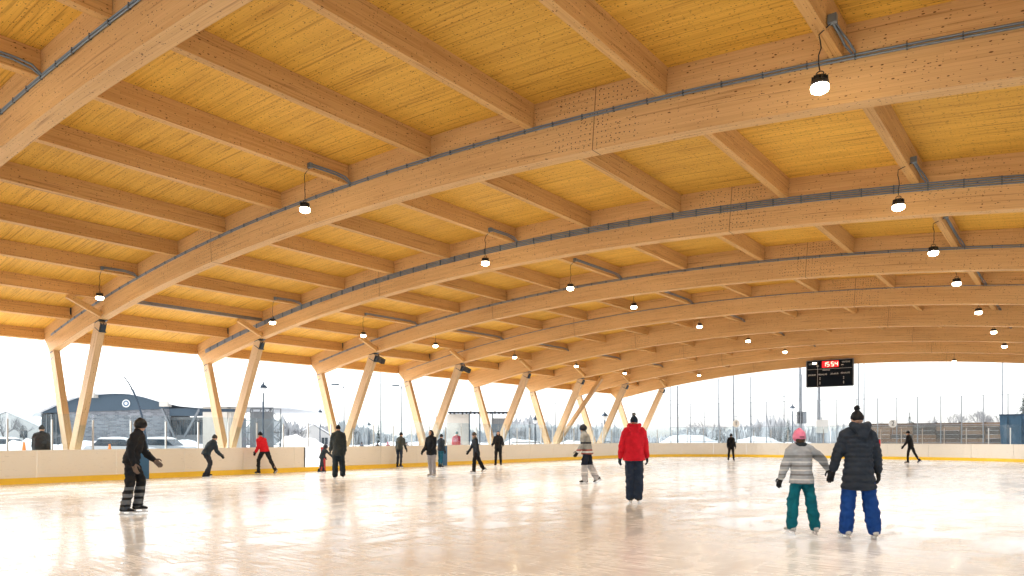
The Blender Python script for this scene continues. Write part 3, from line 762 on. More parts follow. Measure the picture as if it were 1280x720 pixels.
        etube(h, [hd - hu * .005, hd + hu * .02], [(.104 * hs_, .122 * hs_)] * 2, hl, 18)
        ho = link('helmet', remesh(h, 'helmet', cloth(hatc, .35, 'shell'), .012, 1), root)
        vt = MB()
        vt.box(hd + hu * .012 - hf * (.122 * hs_), (.034, .008, .006), Matrix.Rotation(R_(turn), 3, 'Z'))
        vt.build('helmet_vent', M_BLACK, ho)
    if hair:
        h = MB(); etube(h, [hd + hu * .04 - hf * .03, hd - hu * .04 - hf * .05, hd - hu * (.10 if hair[1] < 1 else .2) - hf * .06], [(.082 * hs_, .085 * hs_), (.078 * hs_, .06 * hs_), (.05 * hs_, .03 * hs_)], hl)
        if hat is None: etube(h, [hd + hu * .04 - hf * .012, hd + hu * .1 - hf * .012], [(.082 * hs_, .1 * hs_), (.05 * hs_, .065 * hs_)], hl)
        link('hair', remesh(h, 'hair', cloth(hair[0], .6, 'hair'), .012, 1), root)
    if scarf:
        h = MB(); ring = [neck + up * .015 + Vector((math.cos(a) * .085 * k, math.sin(a) * .085 * k, 0)) for a in [i * math.tau / 10 for i in range(11)]]
        etube(h, ring, [.038 * k] * 11, (0, 0, 1), 8); link('scarf', remesh(h, 'scarf', cloth(scarf), .015, 1), root)
    return root
def hd_(deg): return YAW + R_(deg)      # 0 = facing away from the camera, 90 = facing left, 180 = facing it
BLK = (.012, .013, .016); NAV = (.018, .024, .040); GRY = (.10, .11, .11)
# woman and child
girlm = cloth((.33, .36, .40), .85, 'striped', {'wob': .015, 'bands': [(1.20, 1.24, (.20, .21, .22)), (1.12, 1.145, (.55, .58, .62)), (1.06, 1.09, (.2, .2, .21)), (1.00, 1.02, (.6, .6, .6)), (.93, .955, (.18, .18, .19)), (.86, .88, (.6, .6, .6)), (.80, .815, (.2, .2, .2))]})
person('child in grey striped jacket, teal snow trousers and pink helmet holding a hand', (-3.27, 11.3, 0), hd_(4), 1.45, topmat=girlm, legs=(.0, .115, .16), hat='helmet', hatc=(.75, .22, .36), lean=5, arms=((4, 20, 12), (6, 56, 2)), leg=((4, 7, 6), (-4, 8, 6)), hem=.455, puff=.03, glove=BLK, boots=(.5, .5, .5), vox=.014, flare=1.06, bulk=1.12, scarf=(.02, .03, .04), turn=-6, cat='child', side=-1, hair=((.05, .03, .02), .5))
person('woman in long navy quilted coat and bright blue snow trousers', (-2.50, 11.45, 0), hd_(-2), 1.74, top=(.022, .030, .045), legs=(.006, .05, .24), hatc=(.012, .014, .02), lean=3, arms=((6, 22, 2), (-4, 17, 12)), leg=((4, 6, 5), (-3, 7, 6)), hem=.35, puff=.12, hood=True, glove=BLK, boots=(.6, .6, .6), vox=.014, flare=1.12, bulk=1.14, pom=BLK, badge=(.6, .02, .03), scarf=(.16, .17, .18))
person('man in bright red jacket, navy trousers and bobble hat seen from behind', (-7.95, 14.6, 0), hd_(-8), 1.84, top=(.62, .012, .030), legs=(.022, .035, .065), hatc=(.02, .035, .06), pom=(.3, .3, .3), lean=4, arms=((-4, 16, 18), (6, 14, 14)), leg=((0, -1, 2), (-3, 0, 6)), hem=.455, puff=.02, hood=True, glove=(.02, .03, .045), boots=(.03, .03, .03), vox=.016, flare=1.1, bulk=1.18)
jers = cloth((.30, .31, .30), .85, 'jersey', {'bands': [(1.30, 1.36, (.03, .035, .05)), (1.08, 1.12, (.35, .08, .06)), (1.02, 1.06, (.7, .7, .7)), (.95, 1.0, (.3, .07, .05))]})
socks = cloth((.48, .48, .50), .9, 'socks', {'bands': [(.62, 1.2, (.015, .02, .035)), (.36, .40, (.75, .75, .75)), (.25, .29, (.3, .3, .32))]})
person('skater in grey striped hockey jersey and dark shorts beside the red jacket', (-12.35, 19.55, 0), hd_(75), 1.78, topmat=jers, legmat=socks, hat='helmet', hatc=(.015, .018, .025), lean=10, arms=((4, 12, 30), (-22, 12, 25)), leg=((10, 3, 14), (-8, 3, 22)), hem=.47, glove=BLK, bulk=1.15, vox=.02, flare=1.1)
pads = cloth((.012, .013, .016), .85, 'pads', {'bands': [(.06, .16, (.06, .07, .085)), (.20, .29, (.13, .145, .165)), (.34, .41, (.15, .165, .185)), (.48, .54, (.12, .135, .155))]})
person('tall skater in black with grey striped hockey socks gliding past the blue board marker', (-14.5, 6.3, 0), hd_(-80), 1.74, top=BLK, legmat=pads, hat='helmet', hatc=BLK, lean=14, arms=((8, 9, 38), (-12, 11, 28)), leg=((20, 2, 30), (2, 2, 14)), hem=.50, glove=(.16, .12, .10), vox=.018, bulk=1.0, flare=1.05)
person('skater in dark blue bending forward near the boards', (-25.0, 13.5, 0), hd_(-35), 1.62, top=(.02, .028, .04), legs=(.02, .022, .03), hatc=(.03, .03, .03), lean=34, arms=((-25, 12, 30), (4, 12, 40)), leg=((38, 3, 50), (14, 3, 46)), hem=.50, bulk=1.1)
person('skater in red jacket and black trousers striding along the boards', (-25.75, 16.4, 0), hd_(60), 1.68, top=(.55, .01, .02), legs=BLK, hatc=BLK, lean=24, arms=((-28, 18, 55), (34, 14, 60)), leg=((30, 5, 34), (-26, 5, 8)), hem=.50, bulk=1.12)
person('adult in dark grey coat gliding beside a small child near the open gate', (-20.9, 16.3, 0), hd_(20), 1.80, top=(.035, .045, .05), legs=NAV, hatc=BLK, lean=6, arms=((14, 10, 12), (-8, 8, 20)), leg=((4, 2, 10), (-8, 3, 12)), hem=.40, bulk=1.12, flare=1.05)
person('small child in navy leaning forward at the red board marker', (-24.3, 18.1, 0), hd_(-40), 1.08, top=NAV, legs=NAV, hat='helmet', hatc=NAV, lean=26, arms=((25, 18, 12), (32, 35, 8)), leg=((22, 6, 10), (-20, 8, 4)), hem=.48, bulk=1.1, cat='child')
person('skater in dark olive jacket and navy trousers by the boards', (-25.7, 23.7, 0), hd_(-20), 1.62, top=(.05, .055, .05), legs=(.025, .035, .055), hatc=BLK, lean=14, arms=((-8, 10, 15), (10, 8, 20)), leg=((12, 6, 12), (-12, 8, 8)), hem=.48)
person('skater in hooded dark jacket and pale grey trousers', (-18.95, 19.1, 0), hd_(150), 1.62, top=(.016, .018, .028), legs=(.36, .36, .40), hat=None, hood='up', lean=4, arms=((10, 10, 45), (6, 10, 35)), leg=((2, 3, 4), (-4, 3, 6)), hem=.44, boots=(.5, .5, .5), bulk=1.15, hair=((.03, .02, .015), .5))
person('person in teal trousers half hidden behind a hooded skater', (-24.0, 24.8, 0), hd_(-30), 1.50, top=(.02, .03, .05), legs=(.01, .09, .15), hatc=NAV, lean=6, hem=.48, vox=.024)
person('skater in knee length navy coat with fur hood striding left', (-19.6, 22.4, 0), hd_(110), 1.58, top=(.018, .026, .045), legs=BLK, hat='beanie', hatc=(.12, .11, .10), lean=8, arms=((-8, 10, 20), (14, 8, 20)), leg=((18, 5, 14), (-20, 6, 12)), hem=.40, flare=1.12, boots=(.4, .4, .4), scarf=(.22, .2, .17))
person('skater in black jacket and trousers facing the camera with hands at the waist', (-23.6, 28.7, 0), hd_(176), 1.66, top=BLK, legs=BLK, hat=None, hood='up', lean=2, arms=((14, 16, 55), (14, 16, 55)), leg=((2, 4, 3), (4, 4, 6)), hem=.46, bulk=1.15, hair=((.02, .015, .01), .5))
person('small figure in black standing before the far boards', (-16.9, 43.6, 0), hd_(170), 1.58, top=BLK, legs=BLK, hat='helmet', hatc=BLK, lean=2, arms=((6, 12, 20), (4, 12, 25)), leg=((2, 6, 3), (0, 6, 3)), hem=.46, bulk=1.15, vox=.026)
person('skater in black striding before the right end of the far boards', (-7.3, 46.0, 0), hd_(40), 1.74, top=BLK, legs=BLK, hatc=BLK, lean=12, arms=((8, 10, 25), (-14, 10, 25)), leg=((12, 7, 12), (-18, 9, 12)), hem=.48, vox=.026)
# spectators outside the boards
og = 'people outside the boards'
def out(px, X, dz=0.):
    Y = None
    u = (px - 640) / F; dX, dY = u * CY - SY, u * SY + CY; t = X / dX; return (X, dY * t, dz)
person('spectator in bulky black coat behind the glass at the left end', out(51, -28.3, -.02), hd_(8), 1.88, top=BLK, legs=BLK, hatc=BLK, bulk=1.22, hem=.42, skates=False, group=og, arms=((4, 10, 10), (4, 10, 10)))
person('spectator in teal hat and navy jacket behind the glass', out(530, -28.6, -.02), hd_(20), 1.64, top=(.03, .045, .07), legs=BLK, hatc=(.02, .10, .12), bulk=1.2, skates=False, group=og, hem=.46, vox=.024)
person('spectator in red jacket and teal hat before the white shed', out(571, -29.2, -.02), hd_(190), 1.80, top=(.42, .02, .05), legs=BLK, hatc=(.03, .13, .14), bulk=1.2, skates=False, group=og, hem=.44, vox=.024)
for px, c, lb in ((452, (.10, .12, .16), 'distant child in grey blue jacket on the snow outside'), (472, (.03, .03, .04), 'distant child in dark jacket on the snow outside'), (485, (.35, .10, .14), 'distant child in pink and black on the snow outside'), (509, (.14, .15, .17), 'distant child in grey jacket right of the others outside')):
    x, y = at(px, 52); person(lb, (x, y, -.05), hd_(px % 90), 1.12, top=c, legs=BLK, hatc=(.05, .05, .06) if px != 485 else (.5, .1, .18), bulk=1.2, skates=False, group=og, hem=.46, vox=.03, cat='child')
#@@BACKGROUND@@
# ------------------------------------------------------------------ outside: buildings
def brick_mat():
    g = N('grey_masonry'); uv = g.n('ShaderNodeTexCoord'); br = g.n('ShaderNodeTexBrick'); mp = g.n('ShaderNodeMapping'); mp.inputs['Rotation'].default_value = (R_(90), 0, 0)
    g.l(uv.outputs['Object'], mp.inputs[0]); g.l(mp.outputs[0], br.inputs['Vector']); br.inputs['Scale'].default_value = 1; br.inputs['Brick Width'].default_value = .6; br.inputs['Row Height'].default_value = .2; br.inputs['Mortar Size'].default_value = .015
    br.inputs['Color1'].default_value = (.13, .14, .16, 1); br.inputs['Color2'].default_value = (.26, .27, .29, 1); br.inputs['Mortar'].default_value = (.3, .31, .32, 1)
    g.l(br.outputs[0], g.b.inputs['Base Color']); sety(g.b, Roughness=.9); return g.m
M_MAS = brick_mat(); M_WIN = plain('dark_window', (.03, .045, .06), .12, 0, var=.2, spec=.6)
def local(px, fwd, face=FACE): x, y = at(px, fwd); return (x, y, -.06)
# arena with wavy roof, built facing -Y, then turned to the camera
FB = 95.; sc_ = FB / F
ar = thing('arena_building', 'low arena building with curved white roof edge and navy fascia beyond the glass', 'building', local(160, FB), FACE)
def bx(px): return (px - 160) * sc_
def bz(py): return hz(py, FB) + .06
top = [(44, 518), (60, 508), (78, 499), (98, 492), (120, 488.5), (145, 487), (165, 487.5), (185, 491), (205, 497), (225, 502), (250, 505), (300, 504), (352, 502)]
edge = [(bx(x), bz(y)) for x, y in top]
low = [(bx(352), bz(509)), (bx(252), bz(510.5)), (bx(230), bz(508.5)), (bx(205), bz(503)), (bx(185), bz(497)), (bx(165), bz(493)), (bx(145), bz(492.5)), (bx(120), bz(494)), (bx(98), bz(498)), (bx(78), bz(505)), (bx(60), bz(513)), (bx(44), bz(521))]
MB().prism(edge + low, -1.2, 26).build('roof', plain('roof_snow', (.78, .79, .80), .7), ar)
MB().prism([(bx(50), bz(517.5)), (bx(60), bz(513.2)), (bx(78), bz(505.2)), (bx(98), bz(498.2)), (bx(120), bz(494.2)), (bx(145), bz(492.7)), (bx(165), bz(493.2)), (bx(185), bz(497.2)), (bx(205), bz(503.2)), (bx(213), bz(505.5)), (bx(213), bz(511)), (bx(50), bz(516.5))][::1], -.4, 25).build('fascia', M_NAVY, ar)
MB().box((bx(239), 0, (bz(510.8) + bz(520)) / 2), (bx(264) - bx(239), .5, (bz(510.8) - bz(520)) / 2)).build('fascia', M_NAVY, ar)
MB().box((bx(145), 3, bz(511) / 2 - .02), (bx(145) - bx(78), 3, bz(511) / 2)).build('wall', M_MAS, ar)
MB().box((bx(250), 3, bz(521) / 2), (bx(289) - bx(250), 2.4, bz(521) / 2 - .02)).build('wall', plain('grey_wall', (.22, .23, .24), .8), ar)
MB().box((bx(64), 1.2, bz(517) / 2), (bx(77) - bx(64), 1.1, bz(517) / 2 - .02)).build('glazed_entrance', M_WIN, ar)
for i in range(5): MB().box((bx(52 + i * 6), .06, bz(517) / 2), (.05, .05, bz(517) / 2 - .03)).build('mullion', M_GALV, ar)
for x, y in ((120, 492.5), (211, 503.5)): MB().box((bx(x), -.9, bz(y + 2.2)), (.55, .6, .32)).build('beam_end', M_CREAM, ar)
for i in range(5):
    w_ = MB().box((bx(214 + i * 9), .55, bz(534)), (.42, .05, 1.0)).build('window', M_WIN, ar); MB().box((bx(214 + i * 9), .5, bz(534)), (.03, .03, 1.0)).build('mullion', M_GALV, w_)
for a, b in (((207, 511), (223, 546)), ((254, 511), (235, 546))): MB().bar((bx(a[0]), -1.0, bz(a[1])), (bx(b[0]), -1.0, bz(b[1])), .28, .28, (0, 1, 0)).build('portico_strut', M_GALV, ar)
em = MB().lathe([(.52, -.03), (.52, .03)], 24); eo = em.build('emblem', M_WHITE, ar, loc=(bx(160), -.46, bz(504.5))); eo.rotation_euler = (R_(90), 0, 0)
e2 = MB().lathe([(.40, -.03), (.40, .035)], 24).build('emblem_centre', plain('emblem_blue', (.10, .17, .26), .5), eo); e3 = MB().lathe([(.2, -.03), (.2, .04)], 16).build('emblem_mark', M_WHITE, eo)
MB().lathe([(2.0, 0), (1.7, .25), (.9, .42), (.1, .46)], 20).build('roof_dome', M_NAVY, ar, True, loc=(bx(151), 2, bz(489.5)))
# white site cabins with lattice
def lattice(m, x0, x1, y, z0, z1, nx, nz_, t=.07):
    dx, dz = (x1 - x0) / nx, (z1 - z0) / nz_
    for i in range(nx + 1): m.bar((x0 + i * dx, y, z0), (x0 + i * dx, y, z1), t, t)
    for k in range(nz_ + 1): m.bar((x0, y, z0 + k * dz), (x1, y, z0 + k * dz), t, t)
    for i in range(nx):
        for k in range(nz_):
            a, b = (x0 + i * dx, y, z0 + k * dz), (x0 + (i + 1) * dx, y, z0 + (k + 1) * dz)
            if (i + k) % 2: a, b = (a[0], y, b[2]), (b[0], y, a[2])
            m.bar(a, b, t * .7, t * .7)
FS = 56.; ss = FS / F
sh1 = thing('site_cabin', 'white cabin with flat roof beside a steel lattice tower near the arena', 'cabin', local(295, FS), FACE)
def c1(px): return (px - 295) * ss
z5 = hz(509, FS) + .06
for i in range(6): MB().box((c1(256.2 + i * 5.1), 0, z5 / 2), (2.5 * ss, .04, z5 / 2 - .02)).build('wall_panel', M_CREAM, sh1)
MB().box((c1(271), 1.3, z5 / 2), (17 * ss, 1.2, z5 / 2 - .03)).build('cabin_body', M_CREAM, sh1)
MB().box((c1(302), .8, z5 + .10), (54 * ss, 1.6, .09)).build('flat_roof', M_WHITE, sh1)
MB().box((c1(276), -.07, z5 - .25), (26 * ss, .02, .12)).build('roof_edge', M_STEEL, sh1)
lt = MB(); lattice(lt, c1(301), c1(340), .3, 0, z5 - .05, 3, 4); lattice(lt, c1(301), c1(340), 2.1, 0, z5 - .05, 3, 4); lt.build('lattice_frame', M_GALV, sh1)
MB().box((c1(321), 1.2, z5 * .5), (14 * ss, .05, z5 * .42)).build('grey_sheet', plain('grey_sheet', (.20, .21, .22), .7), sh1)
FS2 = 60.; s2 = FS2 / F
sh2 = thing('site_cabin', 'white shed under a thin dark roof with posts and a grey box', 'cabin', local(600, FS2), FACE)
def c2(px): return (px - 600) * s2
z6 = hz(516.5, FS2) + .06
for i in range(4): MB().box((c2(562 + i * 7), 0, z6 / 2 - .03), (3.45 * s2, .05, z6 / 2 - .05)).build('wall_panel', M_CREAM, sh2)
MB().box((c2(603), .7, z6 + .05), (42 * s2, 1.6, .06)).build('flat_roof', M_STEEL, sh2)
for i in range(16): MB().box((c2(564 + i * 5), -.85, z6 - .04 + (i % 3) * .03), (.07, .1, .08 + .03 * (i % 2))).build('roof_fringe', M_BLACK, sh2)
for px in (587, 600, 616, 637): MB().bar((c2(px), -.3, 0), (c2(px), -.3, z6), .1, .1).build('post', M_STEEL, sh2)
for i in range(10): MB().box((c2(615.5 + i * 2.2), -.35, hz(531, FS2)), (1.05 * s2, .04, 9 * s2)).build('grey_slat', plain('grey_slat', (.13, .135, .14), .6), sh2)
MB().bar((c2(605), -.3, hz(530, FS2)), (c2(616), -.3, hz(547, FS2)), .06, .06).build('brace', M_STEEL, sh2)
# small houses far left
for px, fwd, wd, yt, lb in ((8, 120, 9, 514, 'pale house with snowy gable roof at the far left'), (392, 130, 7, 530, 'pale distant house with snowy roof behind the open gate')):
    h = thing('house', lb, 'house', local(px, fwd), FACE + .3); zt = hz(yt, fwd); ze = zt - 2.4
    MB().box((0, 4, ze / 2), (wd / 2, 4, ze / 2)).build('wall', plain('pale_siding', (.55, .54, .52), .8), h)
    MB().prism([(-wd / 2 - .4, ze - .1), (0, zt), (wd / 2 + .4, ze - .1), (wd / 2 + .4, ze + .12), (0, zt + .25), (-wd / 2 - .4, ze + .12)][::-1], -.4, 8.4).build('roof', M_SNOW, h)
    MB().prism([(-wd / 2, ze), (wd / 2, ze), (0, zt - .1)], -.02, 8.02).build('gable', plain('pale_siding', (.55, .54, .52), .8), h)
    for q in (-.28, .28):
        wi = MB().box((wd * q, -.04, ze * .6), (.55, .06, .6)).build('window', M_WIN, h); MB().box((wd * q, -.11, ze * .6), (.03, .02, .6)).build('glazing_bar', M_WHITE, wi)

# ------------------------------------------------------------------ poles, street lamps, fences
pg = 'poles and street lamps beyond the rink'
def lantern(px, fwd, ytop, lb):
    z = hz(ytop, fwd) + .06; t = thing('street_lamp', lb, 'street lamp', local(px, fwd), 0, pg)
    MB().lathe([(.14, 0), (.14, .5), (.07, .6), (.055, z - .75)], 10).build('post', M_STEEL, t)
    MB().lathe([(.06, z - .75), (.2, z - .62), (.22, z - .42)], 10).build('lantern_glass', plain('frosted_glass', (.6, .62, .62), .3), t); MB().lathe([(.30, z - .42), (.22, z - .28), (.07, z - .16), (.03, z)], 10).build('lantern_hood', M_STEEL, t)
for px, fwd, yt, lb in ((329, 46, 477, 'dark street lamp with domed lantern rising above the lattice tower'), (461, 85, 527, 'small distant street lamp left of the conifer'), (669, 62, 519, 'street lamp between the fifth and sixth column pairs'), (756, 60, 514, 'street lamp behind the seventh column pair'), (990.5, 72, 505, 'ornate street lamp left of the thick grey pole'), (400, 80, 511, 'slim dark street lamp behind the open gate')): lantern(px, fwd, yt, lb)
def pole(px, fwd, ytop, r, lb, arm=0, mat=None):
    z = hz(ytop, fwd) + .06; t = thing('pole', lb, 'pole', local(px, fwd), FACE, pg)
    MB().lathe([(r * 1.6, 0), (r * 1.6, .3), (r * 1.1, .35), (r, z * .5), (r * .75, z)], 10).build('shaft', mat or M_GALV, t)
    if arm: MB().tube([(0, 0, z - .3), (arm * .4, 0, z), (arm, 0, z + .05)], .04, 6).build('arm', M_GALV, t); MB().box((arm * 1.1, 0, z + .02), (.32, .12, .06)).build('lamp_head', M_STEEL, t)
    else: MB().lathe([(r, z), (r * 1.2, z + .05), (.01, z + .1)], 8).build('cap', M_STEEL, t)
for px, fwd, yt, r, lb, arm in ((430, 62, 481, .07, 'tall pole with short lamp arm behind the third column pair', -.7), (476, 58, 440, .06, 'tall plain pole right of the third column pair', 0), (502, 66, 482, .06, 'tall pole with lamp arm between third and fourth column pairs', -.5), (545, 70, 480, .05, 'thin grey pole seen between the fourth column legs', 0), (694, 64, 505, .05, 'thin pole between the sixth column legs', 0),
                              (1000, 66, 440, .13, 'thick grey pole left of the scoreboard carrying a speaker', 0), (1023.5, 62, 470, .16, 'pale thick pole under the scoreboard', 0), (1073, 63, 440, .06, 'first of two thin poles just right of the scoreboard', 0), (1080, 66, 440, .06, 'second of two thin poles just right of the scoreboard', 0), (1253, 64, 440, .06, 'tall thin pole at the right edge of the picture', 0), (847, 61, 484, .08, 'grey pole close to the last visible column leg', 0), (917, 63, 465, .08, 'tall grey pole behind the small figure in black', 0)): pole(px, fwd, yt, r, lb, arm)
sp_ = thing('loudspeaker', 'grey and black loudspeaker box on the thick pole left of the scoreboard', 'loudspeaker', (*at(1002, 65.7), hz(522, 65.7)), FACE); MB().box((-.2, 0, 0), (.18, .2, .55)).build('speaker_cabinet', M_BLACK, sp_); MB().box((.2, 0, 0), (.18, .2, .55)).build('speaker_grille', M_GALV, sp_)
wsg = thing('sign_panel', 'blank white sign panel on the far glass between child and woman', 'sign', (*at(1027.5, 54.0), hz(533, 54.0)), FACE); MB().box((0, 0, 0), (.46, .02, .50)).build('panel', M_WHITE, wsg); MB().box((0, .03, -.2), (.03, .02, .9)).build('sign_post', M_GALV, wsg)
for px, fw, tx in ((920, 53.0, '1'), (1116, 47.5, '2')):
    t = thing('number_sign', 'round white sign numbered %s on the far glass' % ('one' if tx == '1' else 'two'), 'sign', (*at(px, fw), hz(529.5, fw)), FACE)
    q = MB().lathe([(.27, -.015), (.27, .015)], 24).build('disc', M_WHITE, t); q.rotation_euler = (R_(90), 0, 0); text('numeral', tx, .42, M_BLACK, t, (0, -.02, 0)); MB().box((0, .03, -.35), (.02, .012, .42)).build('bracket', M_GALV, t)
cp = thing('curved_pole', 'thin dark curved pole leaning left above the skater in black', 'pole', local(186, 48), FACE)
pts = [((px - 186) * 48 / F, 0, hz(py, 48) + .06) for px, py in ((186, 575), (182, 545), (178, 522), (173, 505), (167, 490), (161, 479), (154.5, 470))]
MB().tube(pts, [.09, .08, .07, .065, .06, .05, .04], 8).build('shaft', M_STEEL, cp)
MB().lathe([(.18, 0), (.18, .12), (.1, .16)], 10).build('base', M_STEEL, cp)
M_NET = net_mat('wire_netting', .12, .0035, (.42, .44, .46)); M_NETF = net_mat('chain_link', .09, .003, (.40, .42, .44))
def netting(name, lb, pxs, Y, zt, rails, net, postr=.035):
    xs = []
    for px in pxs:
        u = (px - 640) / F; dX, dY = u * CY - SY, u * SY + CY; xs.append(dX * Y / dY)
    t = thing(name, lb, 'fence', (xs[0], Y, -.06))
    for x in xs: MB().lathe([(postr, 0), (postr, zt)], 6).build('post', M_GALV, t, loc=(x - xs[0], 0, 0))
    for z in rails: MB().tube([(0, 0, z), (xs[-1] - xs[0], 0, z)], .022, 6).build('rail', M_GALV, t)
    for a, b in zip(xs, xs[1:]):
        L = b - a; MB().face([(0, .0, .05), (L, 0, .05), (L, 0, zt), (0, 0, zt)], [(0, 0), (L, 0), (L, zt), (0, zt)])
        m = MB(); m.face([(0, 0, .05), (L, 0, .05), (L, 0, zt - .02), (0, 0, zt - .02)], [(0, 0), (L, 0), (L, zt), (0, zt)]); m.build('net', net, t, loc=(a - xs[0], 0, 0))
netting('netting_fence', 'long netting fence with thin grey posts behind the far boards', [838, 863, 881, 899, 920, 939, 958, 980, 1001, 1022, 1046, 1071, 1097, 1121, 1147, 1176, 1202, 1229, 1260, 1290, 1322], 61.0, 4.62, (1.2, 2.5, 4.6), M_NET)
netting('netting_fence', 'taller ball netting fence behind the left end of the far boards', [790, 838, 898, 917, 938, 980, 1002], 68.0, 7.4, (3.6, 5.4, 7.38), M_NETF, .05)
netting('netting_fence', 'chain link fence beyond the left columns', [600, 640, 668, 694, 720, 745, 768, 790], 70.0, 3.2, (1.6, 3.18), M_NETF, .03)
# tube rails just outside the glass
def rail(px0, px1, X, lb):
    def yy(px): u = (px - 640) / F; return (u * SY + CY) * X / (u * CY - SY)
    a, b = yy(px0), yy(px1); t = thing('bicycle_rack', lb, 'rack', (X, a, -.02)); L = b - a
    MB().tube([(0, 0, 0), (0, 0, 1.12), (0, .06, 1.2), (0, L - .06, 1.2), (0, L, 1.12), (0, L, 0)], .03, 8).build('hoop', M_BLACK, t, True); MB().tube([(0, 0, .6), (0, L, .6)], .02, 6).build('lower_bar', M_BLACK, t)
rail(640, 675, -29.4, 'black tubular rail behind the glass left of the sixth column pair'); rail(740, 763, -29.4, 'black tubular rail behind the glass at the seventh column pair')
# board fence at right: each board its own piece
bfY = 62.8; xs = []
def xY(px, Y): u = (px - 640) / F; return (u * CY - SY) * Y / (u * SY + CY)
bf = thing('board_fence', 'weathered brown board fence behind the right end of the far boards', 'fence', (xY(1086, bfY), bfY, -.06))
L = xY(1264, bfY) - xY(1086, bfY); nb = 9; M_OLD = [plain('weathered_board_%d' % i, c, .85, var=.35, scale=3) for i, c in enumerate(((.085, .055, .035), (.13, .075, .04), (.05, .038, .03), (.16, .10, .06)))]
zt = hz(527.5, 54)
for j in range(6):
    x0, x1 = L * j / 6, L * (j + 1) / 6
    for i in range(nb):
        MB().box(((x0 + x1) / 2, rnd.uniform(-.015, .015), zt * (i + .5) / nb), ((x1 - x0) / 2 - .008, .02, zt / nb / 2 - .008)).build('board', M_OLD[rnd.randrange(4)], bf)
    MB().box((x0, .06, zt / 2), (.07, .04, zt / 2 + .05)).build('post', M_BLACK, bf)
ct = thing('waste_container', 'dark blue waste container at the right edge beyond the boards', 'container', (xY(1252, 58.5), 58.5, -.06), .0)
LC = 4.6; zc = hz(519, 49)
MB().prism([(0, .2), (LC, .2), (LC, zc), (-.12, zc)], 0, 1.9).build('bin', plain('container_blue', (.035, .085, .14), .5, .2, var=.2), ct)
for i in range(6): MB().box((.25 + i * .8, -.05, zc * .52), (.05, .05, zc * .42)).build('rib', plain('container_blue', (.035, .085, .14), .5, .2, var=.2), ct)
MB().box((LC / 2 - .05, .95, zc + .05), (LC / 2 + .1, 1.0, .05)).build('lid', plain('container_lid', (.02, .045, .08), .5), ct)
for q in (.5, LC - .5): MB().box((q, .95, .1), (.15, .9, .1)).build('foot', M_STEEL, ct)
# ------------------------------------------------------------------ snow banks, cars, cone
def mound(name, px, fwd, wx, wy, h, seed):
    r2 = random.Random(seed); m = MB(); n = 18; ph = [r2.uniform(0, 6) for _ in range(6)]
    def hgt(u, v):
        e = max(0, 1 - (u * u + v * v)); return h * (e ** .9) * (.75 + .18 * math.sin(u * 5 + ph[0]) + .14 * math.sin(v * 6 + ph[1]) + .10 * math.sin(u * 11 + v * 9 + ph[2]) + .05 * math.sin(u * 23 + ph[3]))
    g = [[Vector(((i / n * 2 - 1) * wx, (j / n * 2 - 1) * wy, hgt(i / n * 2 - 1, j / n * 2 - 1) - .02)) for j in range(n + 1)] for i in range(n + 1)]
    for i in range(n):
        for j in range(n): m.face((g[i][j], g[i + 1][j], g[i + 1][j + 1], g[i][j + 1]))
    o = m.build(name, M_SNOW, None, True, loc=local(px, fwd)); o.rotation_euler = (0, 0, FACE); kind(o, 'structure')
for i, a in enumerate(((25, 60, 5, 2.5, 1.5), (95, 70, 7, 3, 1.6), (230, 70, 6, 3, 1.3), (370, 60, 4.5, 2.5, 1.7), (505, 62, 5, 3, 1.5), (560, 75, 8, 3, 1.6), (655, 70, 5, 3, 1.4), (720, 66, 6, 3, 1.3), (870, 72, 6, 3, 1.9), (960, 74, 7, 3, 1.7), (1120, 57.5, 3.2, 1.2, 2.1), (1215, 55.5, 3.0, 1.0, 1.5), (1165, 58, 1.8, .9, 1.2))): mound('snow_bank', *a, i + 1)
def car(px, fwd, rz, lb, col):
    t = thing('parked_car', lb, 'car', local(px, fwd), rz, 'cars parked outside the boards'); cm = plain('car_paint_%d' % px, col, .3, .2, var=.05)
    MB().prism([(-2.1, .3), (2.1, .3), (2.15, .7), (1.9, .85), (1.1, .95), (-1.95, 1.0), (-2.15, .8)], -.85, .85).build('body', cm, t)
    MB().prism([(-1.7, 1.0), (1.0, .96), (.4, 1.42), (-.2, 1.5), (-1.2, 1.46)], -.72, .72).build('cabin', M_WIN, t)
    MB().prism([(-1.35, 1.46), (.42, 1.43), (.1, 1.56), (-.4, 1.62), (-1.1, 1.58)], -.74, .74).build('snow_cap', M_SNOW, t)
    for x in (-1.3, 1.3):
        for y in (-.8, .8):
            w_ = MB().lathe([(.32, -.1), (.32, .1)], 16).build('wheel', M_BLACK, t, loc=(x, y, .32)); w_.rotation_euler = (R_(90), 0, 0); MB().lathe([(.18, -.105), (.18, .105)], 12).build('rim', M_GALV, w_)
    for y in (-.6, .6): MB().box((2.14, y, .68), (.03, .16, .07)).build('headlight', M_WHITE, t)
car(152, 50, FACE + .2, 'pale snow capped car behind the glass left of the skater in black', (.5, .5, .5)); car(208, 54, FACE - .1, 'silver snow capped car behind the glass right of the skater in black', (.38, .4, .42)); car(12, 64, FACE, 'white snow capped car behind the glass at the far left', (.7, .7, .7))
for px, fwd, yt, lb in ((137, 44, 555, 'orange traffic cone beside the snow capped car'), (30, 48, 552, 'orange traffic cone at the far left behind the spectator')):
    z = hz(yt, fwd) + .06; t = thing('traffic_cone', lb, 'cone', local(px, fwd)); MB().lathe([(.2, .03), (.05, z)], 14).build('cone', plain('cone_orange', (.7, .2, .02), .5), t); MB().box((0, 0, .015), (.26, .26, .015)).build('base', M_BLACK, t); MB().lathe([(.142, z * .4), (.108, z * .62)], 14).build('reflective_band', M_WHITE, t)
